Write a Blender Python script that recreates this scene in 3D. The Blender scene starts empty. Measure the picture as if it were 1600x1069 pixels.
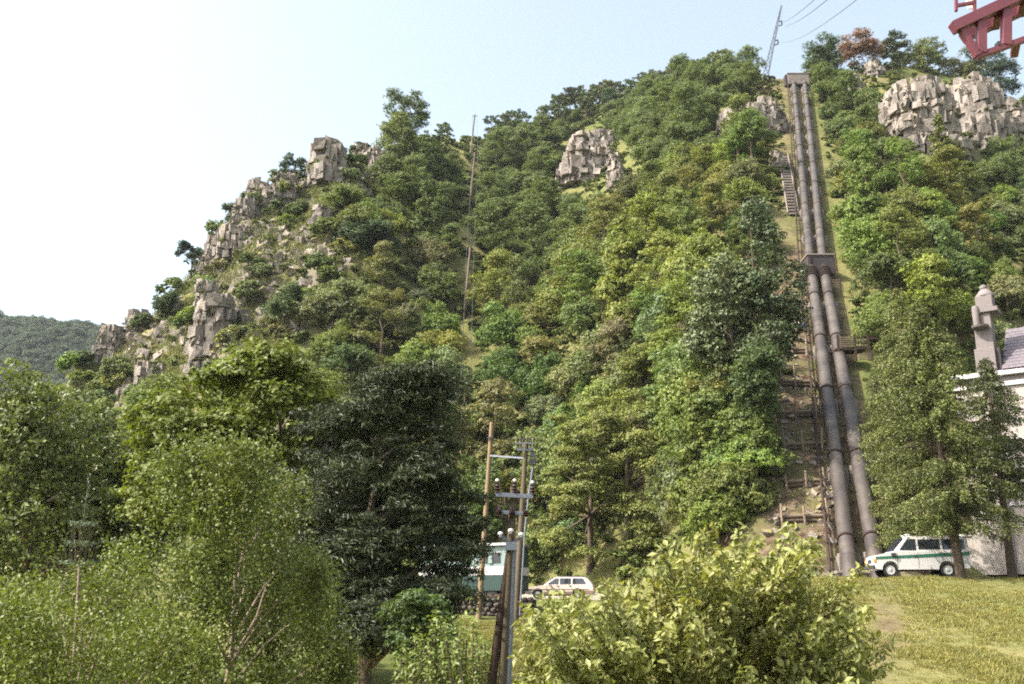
import bpy, math, random
import numpy as np
from mathutils import Vector, Matrix

# ------------------------------------------------------------------ camera, sky, sun, exposure
SC = bpy.context.scene
COL = SC.collection
EYE = 8.0
PITCH = math.radians(15.0)
FPX = 1600 * 35.0 / 36.0
cam_d = bpy.data.cameras.new("camera")
cam_d.lens = 35.0
cam_d.sensor_width = 36.0
cam_d.clip_start = 0.1
cam_d.clip_end = 9000.0
cam = bpy.data.objects.new("camera", cam_d)
COL.objects.link(cam)
cam.location = (0, 0, EYE)
cam.rotation_euler = (math.pi / 2 + PITCH, 0, 0)
SC.camera = cam

SUN_EL = math.radians(49)
SUN_AZ = math.atan2(-1.0, -0.32)           # compass-like angle of the direction to the sun, atan2(x, y)
sun_dir = Vector((math.sin(SUN_AZ) * math.cos(SUN_EL), math.cos(SUN_AZ) * math.cos(SUN_EL), math.sin(SUN_EL)))
world = bpy.data.worlds.new("World")
SC.world = world
world.use_nodes = True
wn = world.node_tree
wn.nodes.clear()
sky = wn.nodes.new("ShaderNodeTexSky")
sky.sky_type = 'NISHITA'
sky.sun_disc = False
sky.sun_elevation = SUN_EL
sky.sun_rotation = SUN_AZ
sky.altitude = 300
sky.air_density = 0.8
sky.dust_density = 7.0
sky.ozone_density = 1.0
bg = wn.nodes.new("ShaderNodeBackground")
bg.inputs['Strength'].default_value = 0.15
wo = wn.nodes.new("ShaderNodeOutputWorld")
hs = wn.nodes.new("ShaderNodeHueSaturation")
hs.inputs['Saturation'].default_value = 0.62
hs.inputs['Hue'].default_value = 0.475
wn.links.new(sky.outputs[0], hs.inputs['Color'])
wn.links.new(hs.outputs[0], bg.inputs[0])
wn.links.new(bg.outputs[0], wo.inputs[0])
sun_d = bpy.data.lights.new("sun", 'SUN')
sun_d.energy = 3.4
sun_d.angle = math.radians(0.5)
sun_d.color = (1.0, 0.94, 0.84)
sun = bpy.data.objects.new("sun", sun_d)
COL.objects.link(sun)
sun.location = (-60, -40, 120)
sun.rotation_euler = sun_dir.to_track_quat('Z', 'Y').to_euler()
SC.view_settings.view_transform = 'Standard'
SC.view_settings.look = 'None'
SC.view_settings.gamma = 1.0
SC.view_settings.use_curve_mapping = False
SC.view_settings.exposure = 1.65
SC.render.engine = 'CYCLES'
SC.cycles.max_bounces = 5
SC.cycles.diffuse_bounces = 2
SC.cycles.transmission_bounces = 4
SC.cycles.transparent_max_bounces = 8
SC.cycles.use_denoising = False
SC.cycles.filter_width = 1.9
RNG = np.random.default_rng(11)
random.seed(5)

# ------------------------------------------------------------------ geometry of the view: turn a photo position at a distance into a point
def ut(px, py):
    cx = (px - 800.0) / FPX
    cy = (534.5 - py) / FPX
    d = math.cos(PITCH) - cy * math.sin(PITCH)
    return cx / d, (math.sin(PITCH) + cy * math.cos(PITCH)) / d

def P(px, py, Y):
    u, t = ut(px, py)
    return Vector((u * Y, Y, EYE + t * Y))

def to_px(x, y, z):
    x = np.asarray(x, float); y = np.asarray(y, float); z = np.asarray(z, float) - EYE
    dep = y * math.cos(PITCH) + z * math.sin(PITCH)
    up = -y * math.sin(PITCH) + z * math.cos(PITCH)
    return 800 + FPX * x / dep, 534.5 - FPX * up / dep

# ------------------------------------------------------------------ noise
def _h(ix, iy, iz, seed=0):
    n = (ix.astype(np.int64) * 73856093) ^ (iy.astype(np.int64) * 19349663) ^ (iz.astype(np.int64) * 83492791) ^ (seed * 2654435761)
    n = (n ^ (n >> 13)) * 1274126177 & 0x7fffffff
    n = (n ^ (n >> 16)) * 668265263 & 0x7fffffff
    return ((n ^ (n >> 15)) & 0xffffff) / float(0xffffff)

def vnoise(x, y, z, seed=0):
    x, y, z = np.broadcast_arrays(np.asarray(x, float), np.asarray(y, float), np.asarray(z, float))
    ix, iy, iz = np.floor(x), np.floor(y), np.floor(z)
    fx, fy, fz = x - ix, y - iy, z - iz
    fx = fx * fx * (3 - 2 * fx); fy = fy * fy * (3 - 2 * fy); fz = fz * fz * (3 - 2 * fz)
    r = 0
    for a in (0, 1):
        for b in (0, 1):
            for c in (0, 1):
                w = (fx if a else 1 - fx) * (fy if b else 1 - fy) * (fz if c else 1 - fz)
                r = r + w * _h(ix + a, iy + b, iz + c, seed)
    return r * 2 - 1

def fbm(x, y, z=0.0, octv=4, seed=0, gain=0.5):
    r, a, f = 0, 1.0, 1.0
    for i in range(octv):
        r = r + a * vnoise(np.asarray(x) * f, np.asarray(y) * f, np.asarray(z) * f, seed + i)
        a *= gain; f *= 2.03
    return r

def cells(p, seed=0):
    """distance to the nearest and second nearest cell point, and the nearest cell's random value"""
    ip = np.floor(p)
    g1 = np.zeros((len(p), 3)); d1 = np.full(len(p), 9.0); d2 = np.full(len(p), 9.0); v1 = np.zeros(len(p))
    for a in (-1, 0, 1):
        for b in (-1, 0, 1):
            for c in (-1, 0, 1):
                q = ip + (a, b, c)
                f = np.stack([_h(q[:, 0], q[:, 1], q[:, 2], seed + k) for k in (1, 2, 3)], 1)
                d = np.linalg.norm(q + f - p, axis=1)
                v = _h(q[:, 0], q[:, 1], q[:, 2], seed + 9)
                near = d < d1
                d2 = np.where(near, d1, np.minimum(d2, d))
                v1 = np.where(near, v, v1)
                g1 = np.where(near[:, None], p - q - f, g1)
                d1 = np.where(near, d, d1)
    # every cell also tilts its own way, so that faces come out flat and broken
    k = v1 * 977.0
    til = (g1[:, 0] * np.sin(k) + g1[:, 1] * np.cos(k * 1.7) + g1[:, 2] * np.sin(k * 2.3 + 1))
    return d1, d2, v1, til

def sstep(a, b, x):
    t = np.clip((np.asarray(x, float) - a) / (b - a), 0, 1)
    return t * t * (3 - 2 * t)

# ------------------------------------------------------------------ object helpers
def tag(o, label=None, cat=None, group=None, kind=None):
    if label: o['label'] = label
    if cat: o['category'] = cat
    if group: o['group'] = group
    if kind: o['kind'] = kind
    return o

def empty(name, loc, label=None, cat=None, group=None, rz=0.0):
    o = bpy.data.objects.new(name, None)
    COL.objects.link(o)
    o.location = loc
    o.rotation_euler = (0, 0, rz)
    o.empty_display_size = 0.3
    return tag(o, label, cat, group)

def link(name, me, parent=None, mat=None, loc=None):
    o = bpy.data.objects.new(name, me)
    COL.objects.link(o)
    if parent is not None: o.parent = parent
    if loc is not None: o.location = loc
    if mat is not None and not me.materials: me.materials.append(mat)
    return o

def npmesh(name, V, F, tone=None, mats=(), mi=None, smooth=False):
    """V (n,3); F (m,4) or (m,3) or list of either"""
    me = bpy.data.meshes.new(name)
    V = np.asarray(V, np.float32)
    F = np.asarray(F, np.int32)
    m, k = F.shape
    me.vertices.add(len(V)); me.vertices.foreach_set('co', V.ravel())
    me.loops.add(m * k); me.loops.foreach_set('vertex_index', F.ravel())
    me.polygons.add(m)
    me.polygons.foreach_set('loop_start', np.arange(0, m * k, k, dtype=np.int32))
    me.polygons.foreach_set('loop_total', np.full(m, k, np.int32))
    for a in mats: me.materials.append(a)
    if mi is not None: me.polygons.foreach_set('material_index', np.asarray(mi, np.int32))
    me.polygons.foreach_set('use_smooth', np.full(m, bool(smooth)))
    if tone is not None:
        at = me.attributes.new('tone', 'FLOAT', 'FACE')
        at.data.foreach_set('value', np.asarray(tone, np.float32))
    me.update(calc_edges=True)
    return me

class MB:
    """collects simple solids and links them as ONE mesh object"""
    def __init__(s): s.v = []; s.f = []
    def add(s, vs, fs):
        n = len(s.v); s.v += [tuple(v) for v in vs]; s.f += [tuple(n + i for i in f) for f in fs]; return s
    def box(s, c, d, rz=0.0, M=None):
        x, y, z = d[0] / 2, d[1] / 2, d[2] / 2
        vs = [Vector((i * x, j * y, k * z)) for i in (-1, 1) for j in (-1, 1) for k in (-1, 1)]
        R = M if M is not None else Matrix.Rotation(rz, 3, 'Z')
        vs = [R @ v + Vector(c) for v in vs]
        return s.add(vs, [(0, 1, 3, 2), (4, 6, 7, 5), (0, 4, 5, 1), (2, 3, 7, 6), (0, 2, 6, 4), (1, 5, 7, 3)])
    def beam(s, a, b, w, h, up=(0, 0, 1)):
        a = Vector(a); b = Vector(b); d = (b - a).normalized(); up = Vector(up)
        sd = d.cross(up)
        if sd.length < 1e-4: sd = d.cross(Vector((0, 1, 0)))
        sd.normalize(); u = sd.cross(d).normalized()
        vs = []
        for e in (a, b):
            for i, j in ((-1, -1), (1, -1), (1, 1), (-1, 1)): vs.append(e + sd * (i * w / 2) + u * (j * h / 2))
        return s.add(vs, [(3, 2, 1, 0), (4, 5, 6, 7), (0, 1, 5, 4), (1, 2, 6, 5), (2, 3, 7, 6), (3, 0, 4, 7)])
    def tube(s, pts, rad, n=8, cap=True):
        pts = [Vector(p) for p in pts]
        if not hasattr(rad, '__len__'): rad = [rad] * len(pts)
        n0 = len(s.v); ref = None
        for i, p in enumerate(pts):
            d = (pts[min(i + 1, len(pts) - 1)] - pts[max(i - 1, 0)]).normalized()
            if ref is None:
                ref = d.cross(Vector((0, 0, 1)))
                if ref.length < 1e-3: ref = Vector((1, 0, 0))
            ref = (ref - d * ref.dot(d)).normalized(); b = d.cross(ref)
            for k in range(n):
                a = 2 * math.pi * k / n
                s.v.append(tuple(p + (ref * math.cos(a) + b * math.sin(a)) * rad[i]))
        for i in range(len(pts) - 1):
            for k in range(n):
                k2 = (k + 1) % n
                s.f.append((n0 + i * n + k, n0 + i * n + k2, n0 + (i + 1) * n + k2, n0 + (i + 1) * n + k))
        if cap:
            s.f.append(tuple(n0 + k for k in range(n))[::-1]); m = n0 + (len(pts) - 1) * n
            s.f.append(tuple(m + k for k in range(n)))
        return s
    def prism(s, poly, y0, y1, inset=0.0, axis='y'):
        """polygon in (x, z), extruded from y0 to y1"""
        n = len(poly)
        vs = [(p[0], y0, p[1]) for p in poly] + [(p[0], y1, p[1]) for p in poly]
        fs = [tuple(range(n)), tuple(range(2 * n - 1, n - 1, -1))]
        fs += [(i, n + i, n + (i + 1) % n, (i + 1) % n) for i in range(n)]
        return s.add(vs, fs)
    def lathe(s, prof, n=12, c=(0, 0, 0), axis='z'):
        n0 = len(s.v)
        for r, h in prof:
            for k in range(n):
                a = 2 * math.pi * k / n
                p = (r * math.cos(a), r * math.sin(a), h)
                if axis == 'y': p = (p[0], p[2], p[1])
                if axis == 'x': p = (p[2], p[0], p[1])
                s.v.append((p[0] + c[0], p[1] + c[1], p[2] + c[2]))
        for i in range(len(prof) - 1):
            for k in range(n):
                k2 = (k + 1) % n
                s.f.append((n0 + i * n + k, n0 + i * n + k2, n0 + (i + 1) * n + k2, n0 + (i + 1) * n + k))
        s.f.append(tuple(n0 + k for k in range(n))[::-1]); m = n0 + (len(prof) - 1) * n
        s.f.append(tuple(m + k for k in range(n)))
        return s
    def mesh(s, name, mat=None, smooth=False, bevel=0.0):
        import bmesh
        me = bpy.data.meshes.new(name)
        me.from_pydata(s.v, [], s.f)
        bm = bmesh.new(); bm.from_mesh(me)
        bmesh.ops.recalc_face_normals(bm, faces=bm.faces)
        if bevel: bmesh.ops.bevel(bm, geom=[e for e in bm.edges if len(e.link_faces) == 2 and e.calc_face_angle(0) > 0.5], offset=bevel, segments=2, affect='EDGES', profile=0.6)
        bm.to_mesh(me); bm.free()
        if mat: me.materials.append(mat)
        if smooth:
            me.polygons.foreach_set('use_smooth', [True] * len(me.polygons))
            try: me.set_sharp_from_angle(angle=math.radians(40))
            except Exception: pass
        me.update(); return me
    def build(s, name, mat=None, parent=None, smooth=False, bevel=0.0, loc=None):
        return link(name, s.mesh(name, mat, smooth, bevel), parent, None, loc)

# ------------------------------------------------------------------ materials
class NT:
    def __init__(s, name):
        s.m = bpy.data.materials.new(name); s.m.use_nodes = True; s.t = s.m.node_tree; s.t.nodes.clear()
        s.out = s.n("ShaderNodeOutputMaterial")
    def n(s, typ, **kw):
        x = s.t.nodes.new(typ)
        for k, v in kw.items(): setattr(x, k, v)
        return x
    def l(s, a, b): s.t.links.new(a, b)
    def coord(s, kind='Object'): return s.n("ShaderNodeTexCoord").outputs[kind]
    def pos(s): return s.n("ShaderNodeNewGeometry").outputs['Position']
    def noise(s, scale, detail=4, rough=0.55, co=None, dist=0.0):
        x = s.n("ShaderNodeTexNoise"); x.inputs['Scale'].default_value = scale; x.inputs['Detail'].default_value = detail
        x.inputs['Roughness'].default_value = rough; x.inputs['Distortion'].default_value = dist
        if co is not None: s.l(co, x.inputs['Vector'])
        return x.outputs['Fac']
    def ramp(s, fac, stops):
        x = s.n("ShaderNodeValToRGB"); e = x.color_ramp.elements
        while len(e) < len(stops): e.new(0.5)
        for i, (p, c) in enumerate(stops):
            e[i].position = p; e[i].color = (c[0], c[1], c[2], 1) if hasattr(c, '__len__') else (c, c, c, 1)
        s.l(fac, x.inputs[0]); return x.outputs[0]
    def mix(s, fac, a, b, mode='MIX'):
        x = s.n("ShaderNodeMix", data_type='RGBA', blend_type=mode)
        for inp, v in ((x.inputs[0], fac), (x.inputs[6], a), (x.inputs[7], b)):
            if hasattr(v, 'is_linked'): s.l(v, inp)
            else: inp.default_value = v if not hasattr(v, '__len__') else (v[0], v[1], v[2], 1)
        return x.outputs[2]
    def math(s, op, a, b=None, clamp=False):
        x = s.n("ShaderNodeMath", operation=op); x.use_clamp = clamp
        for inp, v in zip(x.inputs, (a, b)):
            if v is None: continue
            if hasattr(v, 'is_linked'): s.l(v, inp)
            else: inp.default_value = v
        return x.outputs[0]
    def bump(s, h, strength=0.5, dist=0.05):
        x = s.n("ShaderNodeBump"); x.inputs['Strength'].default_value = strength; x.inputs['Distance'].default_value = dist
        s.l(h, x.inputs['Height']); return x.outputs[0]
    def bsdf(s, col, rough=0.7, spec=0.3, metal=0.0, nrm=None):
        x = s.n("ShaderNodeBsdfPrincipled")
        for key, v in (('Base Color', col), ('Roughness', rough), ('Specular IOR Level', spec), ('Metallic', metal)):
            if hasattr(v, 'is_linked'): s.l(v, x.inputs[key])
            else: x.inputs[key].default_value = v if not hasattr(v, '__len__') else (v[0], v[1], v[2], 1)
        if nrm is not None: s.l(nrm, x.inputs['Normal'])
        return x
    def done(s, x): s.l(x.outputs[0], s.out.inputs[0]); return s.m

def simple(name, col, rough=0.6, spec=0.4, metal=0.0, var=0.25, scale=6.0, bump=0.0, bscale=30.0, dirt=None):
    t = NT(name); co = t.coord()
    f = t.noise(scale, 5, 0.6, co)
    c = t.mix(t.math('MULTIPLY', f, 1.0), tuple(k * (1 - var) for k in col), tuple(min(1, k * (1 + var)) for k in col))
    if dirt:
        d = t.ramp(t.noise(scale * 0.35, 6, 0.65, co, 0.6), [(0.48, 0.0), (0.68, 1.0)])
        c = t.mix(t.math('MULTIPLY', d, dirt[3]), c, dirt[:3])
    nr = t.bump(t.noise(bscale, 4, 0.6, co), bump, 0.03) if bump else None
    return t.done(t.bsdf(c, rough, spec, metal, nr))

def leaf_mat(name, trans=0.3, rough=0.55, spec=0.25, lo=0.65, hi=1.35, yel=(1.35, 1.12, 0.55)):
    """colour comes from the object's own colour; each leaf varies"""
    t = NT(name)
    oi = t.n("ShaderNodeObjectInfo")
    at = t.n("ShaderNodeAttribute", attribute_name='tone')
    tone = at.outputs['Fac']
    k = t.math('ADD', t.math('MULTIPLY', tone, hi - lo), lo)
    big = t.noise(0.35, 3, 0.5, t.pos())
    k = t.math('MULTIPLY', k, t.math('ADD', t.math('MULTIPLY', big, 0.7), 0.65))
    cc = t.n("ShaderNodeCombineXYZ")
    for i in range(3): t.l(k, cc.inputs[i])
    c = t.mix(1.0, oi.outputs['Color'], cc.outputs[0], 'MULTIPLY')
    yc = t.mix(1.0, c, yel, 'MULTIPLY')
    c = t.mix(t.math('MULTIPLY', t.ramp(t.noise(1.3, 2, 0.5, t.pos()), [(0.45, 0.0), (0.7, 1.0)]), 0.35), c, yc)
    b = t.bsdf(c, rough, spec)
    tr = t.n("ShaderNodeBsdfTranslucent")
    t.l(t.mix(1.0, c, (1.25, 1.3, 0.5), 'MULTIPLY'), tr.inputs['Color'])
    ms = t.n("ShaderNodeMixShader"); ms.inputs[0].default_value = trans
    t.l(b.outputs[0], ms.inputs[1]); t.l(tr.outputs[0], ms.inputs[2])
    return t.done(ms)

M = {}
M['leaf'] = leaf_mat('leaf_surface', 0.3)
M['gloss_leaf'] = leaf_mat('glossy_leaf_surface', 0.28, 0.5, 0.3, 0.6, 1.45)
M['needle'] = leaf_mat('needle_surface', 0.12, 0.5, 0.35, 0.5, 1.5, (1.2, 1.05, 0.6))
M['bark'] = simple('bark', (0.09, 0.068, 0.048), 0.9, 0.1, 0, 0.5, 8, 0.8, 25)
M['pale_bark'] = simple('pale_bark', (0.22, 0.17, 0.12), 0.85, 0.15, 0, 0.4, 6, 0.5, 25, (0.05, 0.04, 0.035, 0.7))
M['wood'] = simple('grey_wood', (0.15, 0.115, 0.08), 0.85, 0.15, 0, 0.35, 4, 0.4, 40)
M['brown_wood'] = simple('brown_wood', (0.095, 0.075, 0.05), 0.85, 0.15, 0, 0.35, 4, 0.4, 40)
M['pale_wood'] = simple('pale_pole_wood', (0.19, 0.14, 0.08), 0.8, 0.2, 0, 0.25, 3, 0.4, 40)
M['dark_wood'] = simple('dark_pole_wood', (0.045, 0.028, 0.02), 0.8, 0.2, 0, 0.4, 4, 0.4, 40)
M['rust'] = simple('rust_red_steel', (0.032, 0.019, 0.016), 0.8, 0.25, 0, 0.4, 5, 0.2, 40)
M['concrete'] = simple('weathered_concrete', (0.18, 0.155, 0.135), 0.9, 0.2, 0, 0.2, 1.2, 0.4, 12, (0.10, 0.09, 0.08, 0.7))
M['dark_concrete'] = simple('dark_weathered_concrete', (0.045, 0.038, 0.038), 0.9, 0.2, 0, 0.3, 1.5, 0.4, 12, (0.04, 0.035, 0.04, 0.8))
M['galv'] = simple('galvanised_steel', (0.17, 0.185, 0.22), 0.5, 0.5, 0.5, 0.15, 3)
M['dark_metal'] = simple('dark_metal', (0.05, 0.05, 0.06), 0.5, 0.4, 0.3, 0.2)
M['brown_ceramic'] = simple('brown_ceramic', (0.03, 0.013, 0.01), 0.15, 0.6, 0, 0.1)
M['white_ceramic'] = simple('white_ceramic', (0.75, 0.72, 0.70), 0.15, 0.6, 0, 0.04)
M['red_steel'] = simple('red_painted_steel', (0.125, 0.032, 0.044), 0.5, 0.45, 0, 0.12, 2.5, 0.05, 30, (0.22, 0.07, 0.05, 0.3))
M['cream_panel'] = simple('cream_panel', (0.75, 0.70, 0.55), 0.5, 0.4, 0, 0.05)
M['plaster'] = simple('pale_plaster', (0.34, 0.305, 0.27), 0.9, 0.15, 0, 0.06, 0.8, 0.25, 20, (0.30, 0.27, 0.24, 0.5))
M['old_stone'] = simple('weathered_grey_stone', (0.165, 0.145, 0.14), 0.9, 0.15, 0, 0.2, 2.5, 0.5, 18, (0.16, 0.14, 0.13, 0.6))
M['trim'] = simple('white_trim', (0.48, 0.46, 0.45), 0.7, 0.3, 0, 0.06, 2)
M['slate'] = simple('grey_slate', (0.11, 0.095, 0.105), 0.6, 0.4, 0, 0.25, 2.0, 0.3, 14)
M['glass'] = simple('dark_window_glass', (0.02, 0.025, 0.03), 0.05, 0.8, 0, 0.1)
M['tyre'] = simple('black_rubber', (0.02, 0.02, 0.02), 0.8, 0.2, 0, 0.2)
M['rim'] = simple('silver_wheel', (0.50, 0.49, 0.47), 0.4, 0.5, 0.5, 0.1)
M['cream_paint'] = simple('beige_car_paint', (0.62, 0.53, 0.45), 0.25, 0.5, 0, 0.03, 1.5)
M['brown_paint'] = simple('brown_sill_paint', (0.20, 0.13, 0.10), 0.45, 0.4, 0, 0.1)
M['white_paint'] = simple('white_car_paint', (0.50, 0.485, 0.47), 0.28, 0.5, 0, 0.03, 1.5)
M['green_paint'] = simple('dark_green_stripe_paint', (0.02, 0.11, 0.065), 0.35, 0.5, 0, 0.08)
M['orange_lens'] = simple('orange_lens', (0.85, 0.25, 0.04), 0.2, 0.5, 0, 0.05)
M['lamp_glass'] = simple('clear_lamp_glass', (0.62, 0.62, 0.62), 0.1, 0.7, 0, 0.05)
M['hut_pale'] = simple('pale_green_paint', (0.17, 0.23, 0.21), 0.5, 0.4, 0, 0.08, 1.2)
M['hut_dark'] = simple('deep_green_paint', (0.013, 0.036, 0.030), 0.5, 0.4, 0, 0.15, 1.2)
M['skin'] = simple('skin', (0.50, 0.30, 0.22), 0.6, 0.3, 0, 0.05)
M['dark_hair'] = simple('dark_hair', (0.03, 0.02, 0.015), 0.7, 0.3)
M['white_cloth'] = simple('white_cloth', (0.75, 0.74, 0.72), 0.9, 0.1, 0, 0.05)
M['blue_cloth'] = simple('blue_cloth', (0.06, 0.11, 0.30), 0.9, 0.1, 0, 0.15)
M['red_cloth'] = simple('red_cloth', (0.60, 0.04, 0.06), 0.9, 0.1, 0, 0.1)

def rock_mat():
    t = NT('limestone'); co = t.pos()
    mp = t.n("ShaderNodeMapping"); t.l(co, mp.inputs[0]); mp.inputs['Scale'].default_value = (1, 1, 2.2)
    v = mp.outputs[0]
    n1 = t.noise(0.25, 6, 0.6, v); n2 = t.noise(2.2, 6, 0.7, v, 0.8)
    c = t.ramp(n1, [(0.3, (0.11, 0.10, 0.095)), (0.5, (0.185, 0.165, 0.15)), (0.72, (0.30, 0.255, 0.21))])
    c = t.mix(t.ramp(n2, [(0.35, 0.0), (0.6, 0.7)]), c, (0.31, 0.27, 0.225))
    c = t.mix(t.ramp(t.noise(0.8, 7, 0.7, co, 1.0), [(0.56, 0.0), (0.66, 0.75)]), c, (0.11, 0.07, 0.045))
    ta = t.n("ShaderNodeAttribute", attribute_name='tone')
    sc_ = t.math('ADD', t.math('MULTIPLY', ta.outputs['Fac'], 0.55), 0.62)
    cb = t.n("ShaderNodeCombineXYZ")
    for k_ in range(3): t.l(sc_, cb.inputs[k_])
    c = t.mix(1.0, c, cb.outputs[0], 'MULTIPLY')
    sm = t.n("ShaderNodeMapping"); t.l(co, sm.inputs[0]); sm.inputs['Scale'].default_value = (1.3, 1.3, 0.16)
    c = t.mix(t.ramp(t.noise(1.0, 6, 0.7, sm.outputs[0]), [(0.52, 0.0), (0.68, 0.65)]), c, (0.075, 0.062, 0.055))
    # grass and moss where a ledge is flat enough to hold soil
    nz = t.n("ShaderNodeSeparateXYZ"); t.l(t.n("ShaderNodeNewGeometry").outputs['Normal'], nz.inputs[0])
    led = t.math('MULTIPLY', t.ramp(nz.outputs[2], [(0.5, 0.0), (0.72, 1.0)]), t.ramp(t.noise(1.1, 5, 0.7, co), [(0.33, 0.0), (0.45, 1.0)]))
    c = t.mix(led, c, t.mix(t.noise(3, 4, 0.6, co), (0.10, 0.11, 0.035), (0.26, 0.21, 0.09)))
    vor = t.n("ShaderNodeTexVoronoi", feature='DISTANCE_TO_EDGE'); vor.inputs['Scale'].default_value = 1.1; t.l(v, vor.inputs['Vector'])
    crack = t.ramp(vor.outputs['Distance'], [(0.0, 0.0), (0.09, 1.0)])
    hgt = t.noise(2.2, 8, 0.7, v, 0.5)
    return t.done(t.bsdf(c, 0.92, 0.1, 0, t.bump(hgt, 0.5, 0.3)))
M['rock'] = rock_mat()

def ground_mat():
    t = NT('hillside_ground'); co = t.pos()
    nz = t.n("ShaderNodeSeparateXYZ"); t.l(t.n("ShaderNodeNewGeometry").outputs['Normal'], nz.inputs[0])
    a = t.noise(0.12, 6, 0.65, co, 0.5); b = t.noise(1.7, 6, 0.7, co); s = t.noise(9, 4, 0.7, co)
    grass = t.mix(t.ramp(b, [(0.35, 0.0), (0.65, 1.0)]), (0.05, 0.07, 0.018), (0.11, 0.12, 0.036))
    dry = t.mix(s, (0.10, 0.10, 0.036), (0.20, 0.17, 0.075))
    c = t.mix(t.ramp(a, [(0.42, 0.0), (0.62, 1.0)]), grass, dry)
    at = t.n("ShaderNodeAttribute", attribute_name='soil')      # bare cutting beside the pipes
    soil = t.mix(t.ramp(b, [(0.4, 0.0), (0.6, 1.0)]), (0.045, 0.03, 0.02), (0.14, 0.10, 0.068))
    soil = t.mix(t.ramp(t.noise(0.5, 5, 0.6, co), [(0.5, 0.0), (0.6, 0.7)]), soil, (0.085, 0.085, 0.035))
    c = t.mix(t.math('MULTIPLY', at.outputs['Fac'], t.ramp(t.noise(0.9, 5, 0.6, co), [(0.3, 0.3), (0.55, 1.0)])), c, soil)
    rock = t.mix(b, (0.09, 0.08, 0.07), (0.20, 0.17, 0.145))
    steep = t.math('ADD', nz.outputs[2], t.math('MULTIPLY', t.math('SUBTRACT', b, 0.5), 0.35))
    c = t.mix(t.ramp(steep, [(0.25, 1.0), (0.38, 0.0)]), c, (0.075, 0.055, 0.035))
    cr = t.n("ShaderNodeAttribute", attribute_name='crag')
    c = t.mix(t.math('MULTIPLY', cr.outputs['Fac'], t.ramp(steep, [(0.46, 1.0), (0.60, 0.0)])), c, rock)
    ro = t.n("ShaderNodeAttribute", attribute_name='road')
    c = t.mix(ro.outputs['Fac'], c, t.mix(s, (0.16, 0.15, 0.125), (0.25, 0.23, 0.19)))
    return t.done(t.bsdf(c, 0.95, 0.08, 0, t.bump(t.math('ADD', b, s), 0.45, 0.15)))
M['ground'] = ground_mat()

def pipe_mat():
    t = NT('painted_pipe_steel'); co = t.coord('Generated'); po = t.pos()
    n = t.noise(0.55, 5, 0.6, po, 0.4); st = t.noise(6, 5, 0.7, po)
    c = t.mix(t.ramp(n, [(0.35, 0.0), (0.65, 1.0)]), (0.032, 0.026, 0.024), (0.082, 0.070, 0.058))
    c = t.mix(t.ramp(st, [(0.5, 0.0), (0.72, 0.6)]), c, (0.035, 0.024, 0.02))
    return t.done(t.bsdf(c, 0.55, 0.4, 0.1, t.bump(st, 0.2, 0.02)))
M['pipe'] = pipe_mat()
# ------------------------------------------------------------------ terrain
RIDGE = [(-700, 985, 118), (-400, 950, 118), (-200, 830, 112), (-60, 700, 108), (60, 618, 108), (110, 575, 108), (150, 548, 108), (215, 512, 110), (270, 450, 113), (330, 395, 116),
         (380, 325, 120), (440, 300, 123), (480, 275, 125), (500, 250, 126), (560, 245, 130), (620, 240, 142), (700, 222, 175), (800, 208, 210),
         (900, 182, 225), (1000, 152, 225), (1100, 124, 210), (1180, 112, 185), (1225, 130, 160), (1255, 130, 157), (1285, 108, 158),
         (1400, 92, 160), (1500, 120, 160), (1570, 150, 162), (1700, 210, 170), (2000, 350, 170), (2400, 420, 170)]
_r = [(ut(a, b)[0], ut(a, b)[1], d) for a, b, d in RIDGE]
R_U = np.array([r[0] for r in _r]); R_T = np.array([r[1] for r in _r]); R_Y = np.array([r[2] for r in _r])
FOOT = [(-700, 78), (0, 76), (600, 76), (870, 76), (1000, 72), (1060, 66), (1120, 58), (1190, 53), (1250, 51), (1320, 50), (1375, 52), (1440, 60), (1500, 66), (1600, 68), (2400, 75)]
F_U = np.array([ut(a, 900)[0] for a, b in FOOT]); F_Y = np.array([b for a, b in FOOT], float)
LY = [-400, 0, 12, 25, 35, 48, 58, 61, 75, 100]; LZ = [0, 0.3, 0.8, 3.0, 4.9, 6.3, 7.4, 8.5, 8.6, 8.8]
RYs = [-400, 0, 8, 15, 20, 25, 30, 36, 42, 45, 60, 100]; RZs = [1, 2.5, 3.2, 4.2, 5.0, 6.0, 7.0, 8.15, 9.1, 9.32, 9.75, 9.9]
# the two pipes: straight runs between these photo positions; depth found so they climb evenly
def zc(y): return np.interp(y, [0, 46, 51, 84, 156, 170], [9.3, 9.35, 9.7, 37.2, 98.0, 99.0])
def on_profile(px, py, off=0.0):
    u, t = ut(px, py)
    lo, hi = 40.0, 175.0
    f = lambda y: EYE + t * y - zc(y) - off
    ys = np.linspace(lo, hi, 600); v = f(ys)
    i = np.where(np.sign(v[:-1]) != np.sign(v[1:]))[0]
    y = ys[i[0]] if len(i) else 50.5
    return Vector((u * y, y, EYE + t * y))

PIPE_L = [on_profile(*p, 0.9) for p in ((1240, 128), (1266, 412), (1328, 884))]
PIPE_R = [on_profile(*p, 0.9) for p in ((1257, 128), (1286, 412), (1370, 884))]
_cy = np.array([PIPE_L[2].y - 4, PIPE_L[2].y, PIPE_L[1].y, PIPE_L[0].y, PIPE_L[0].y + 6])
_cx = np.array([(PIPE_L[i].x + PIPE_R[i].x) / 2 for i in (2, 2, 1, 0, 0)])
def pipe_x(y): return np.interp(y, _cy, _cx)

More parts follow.
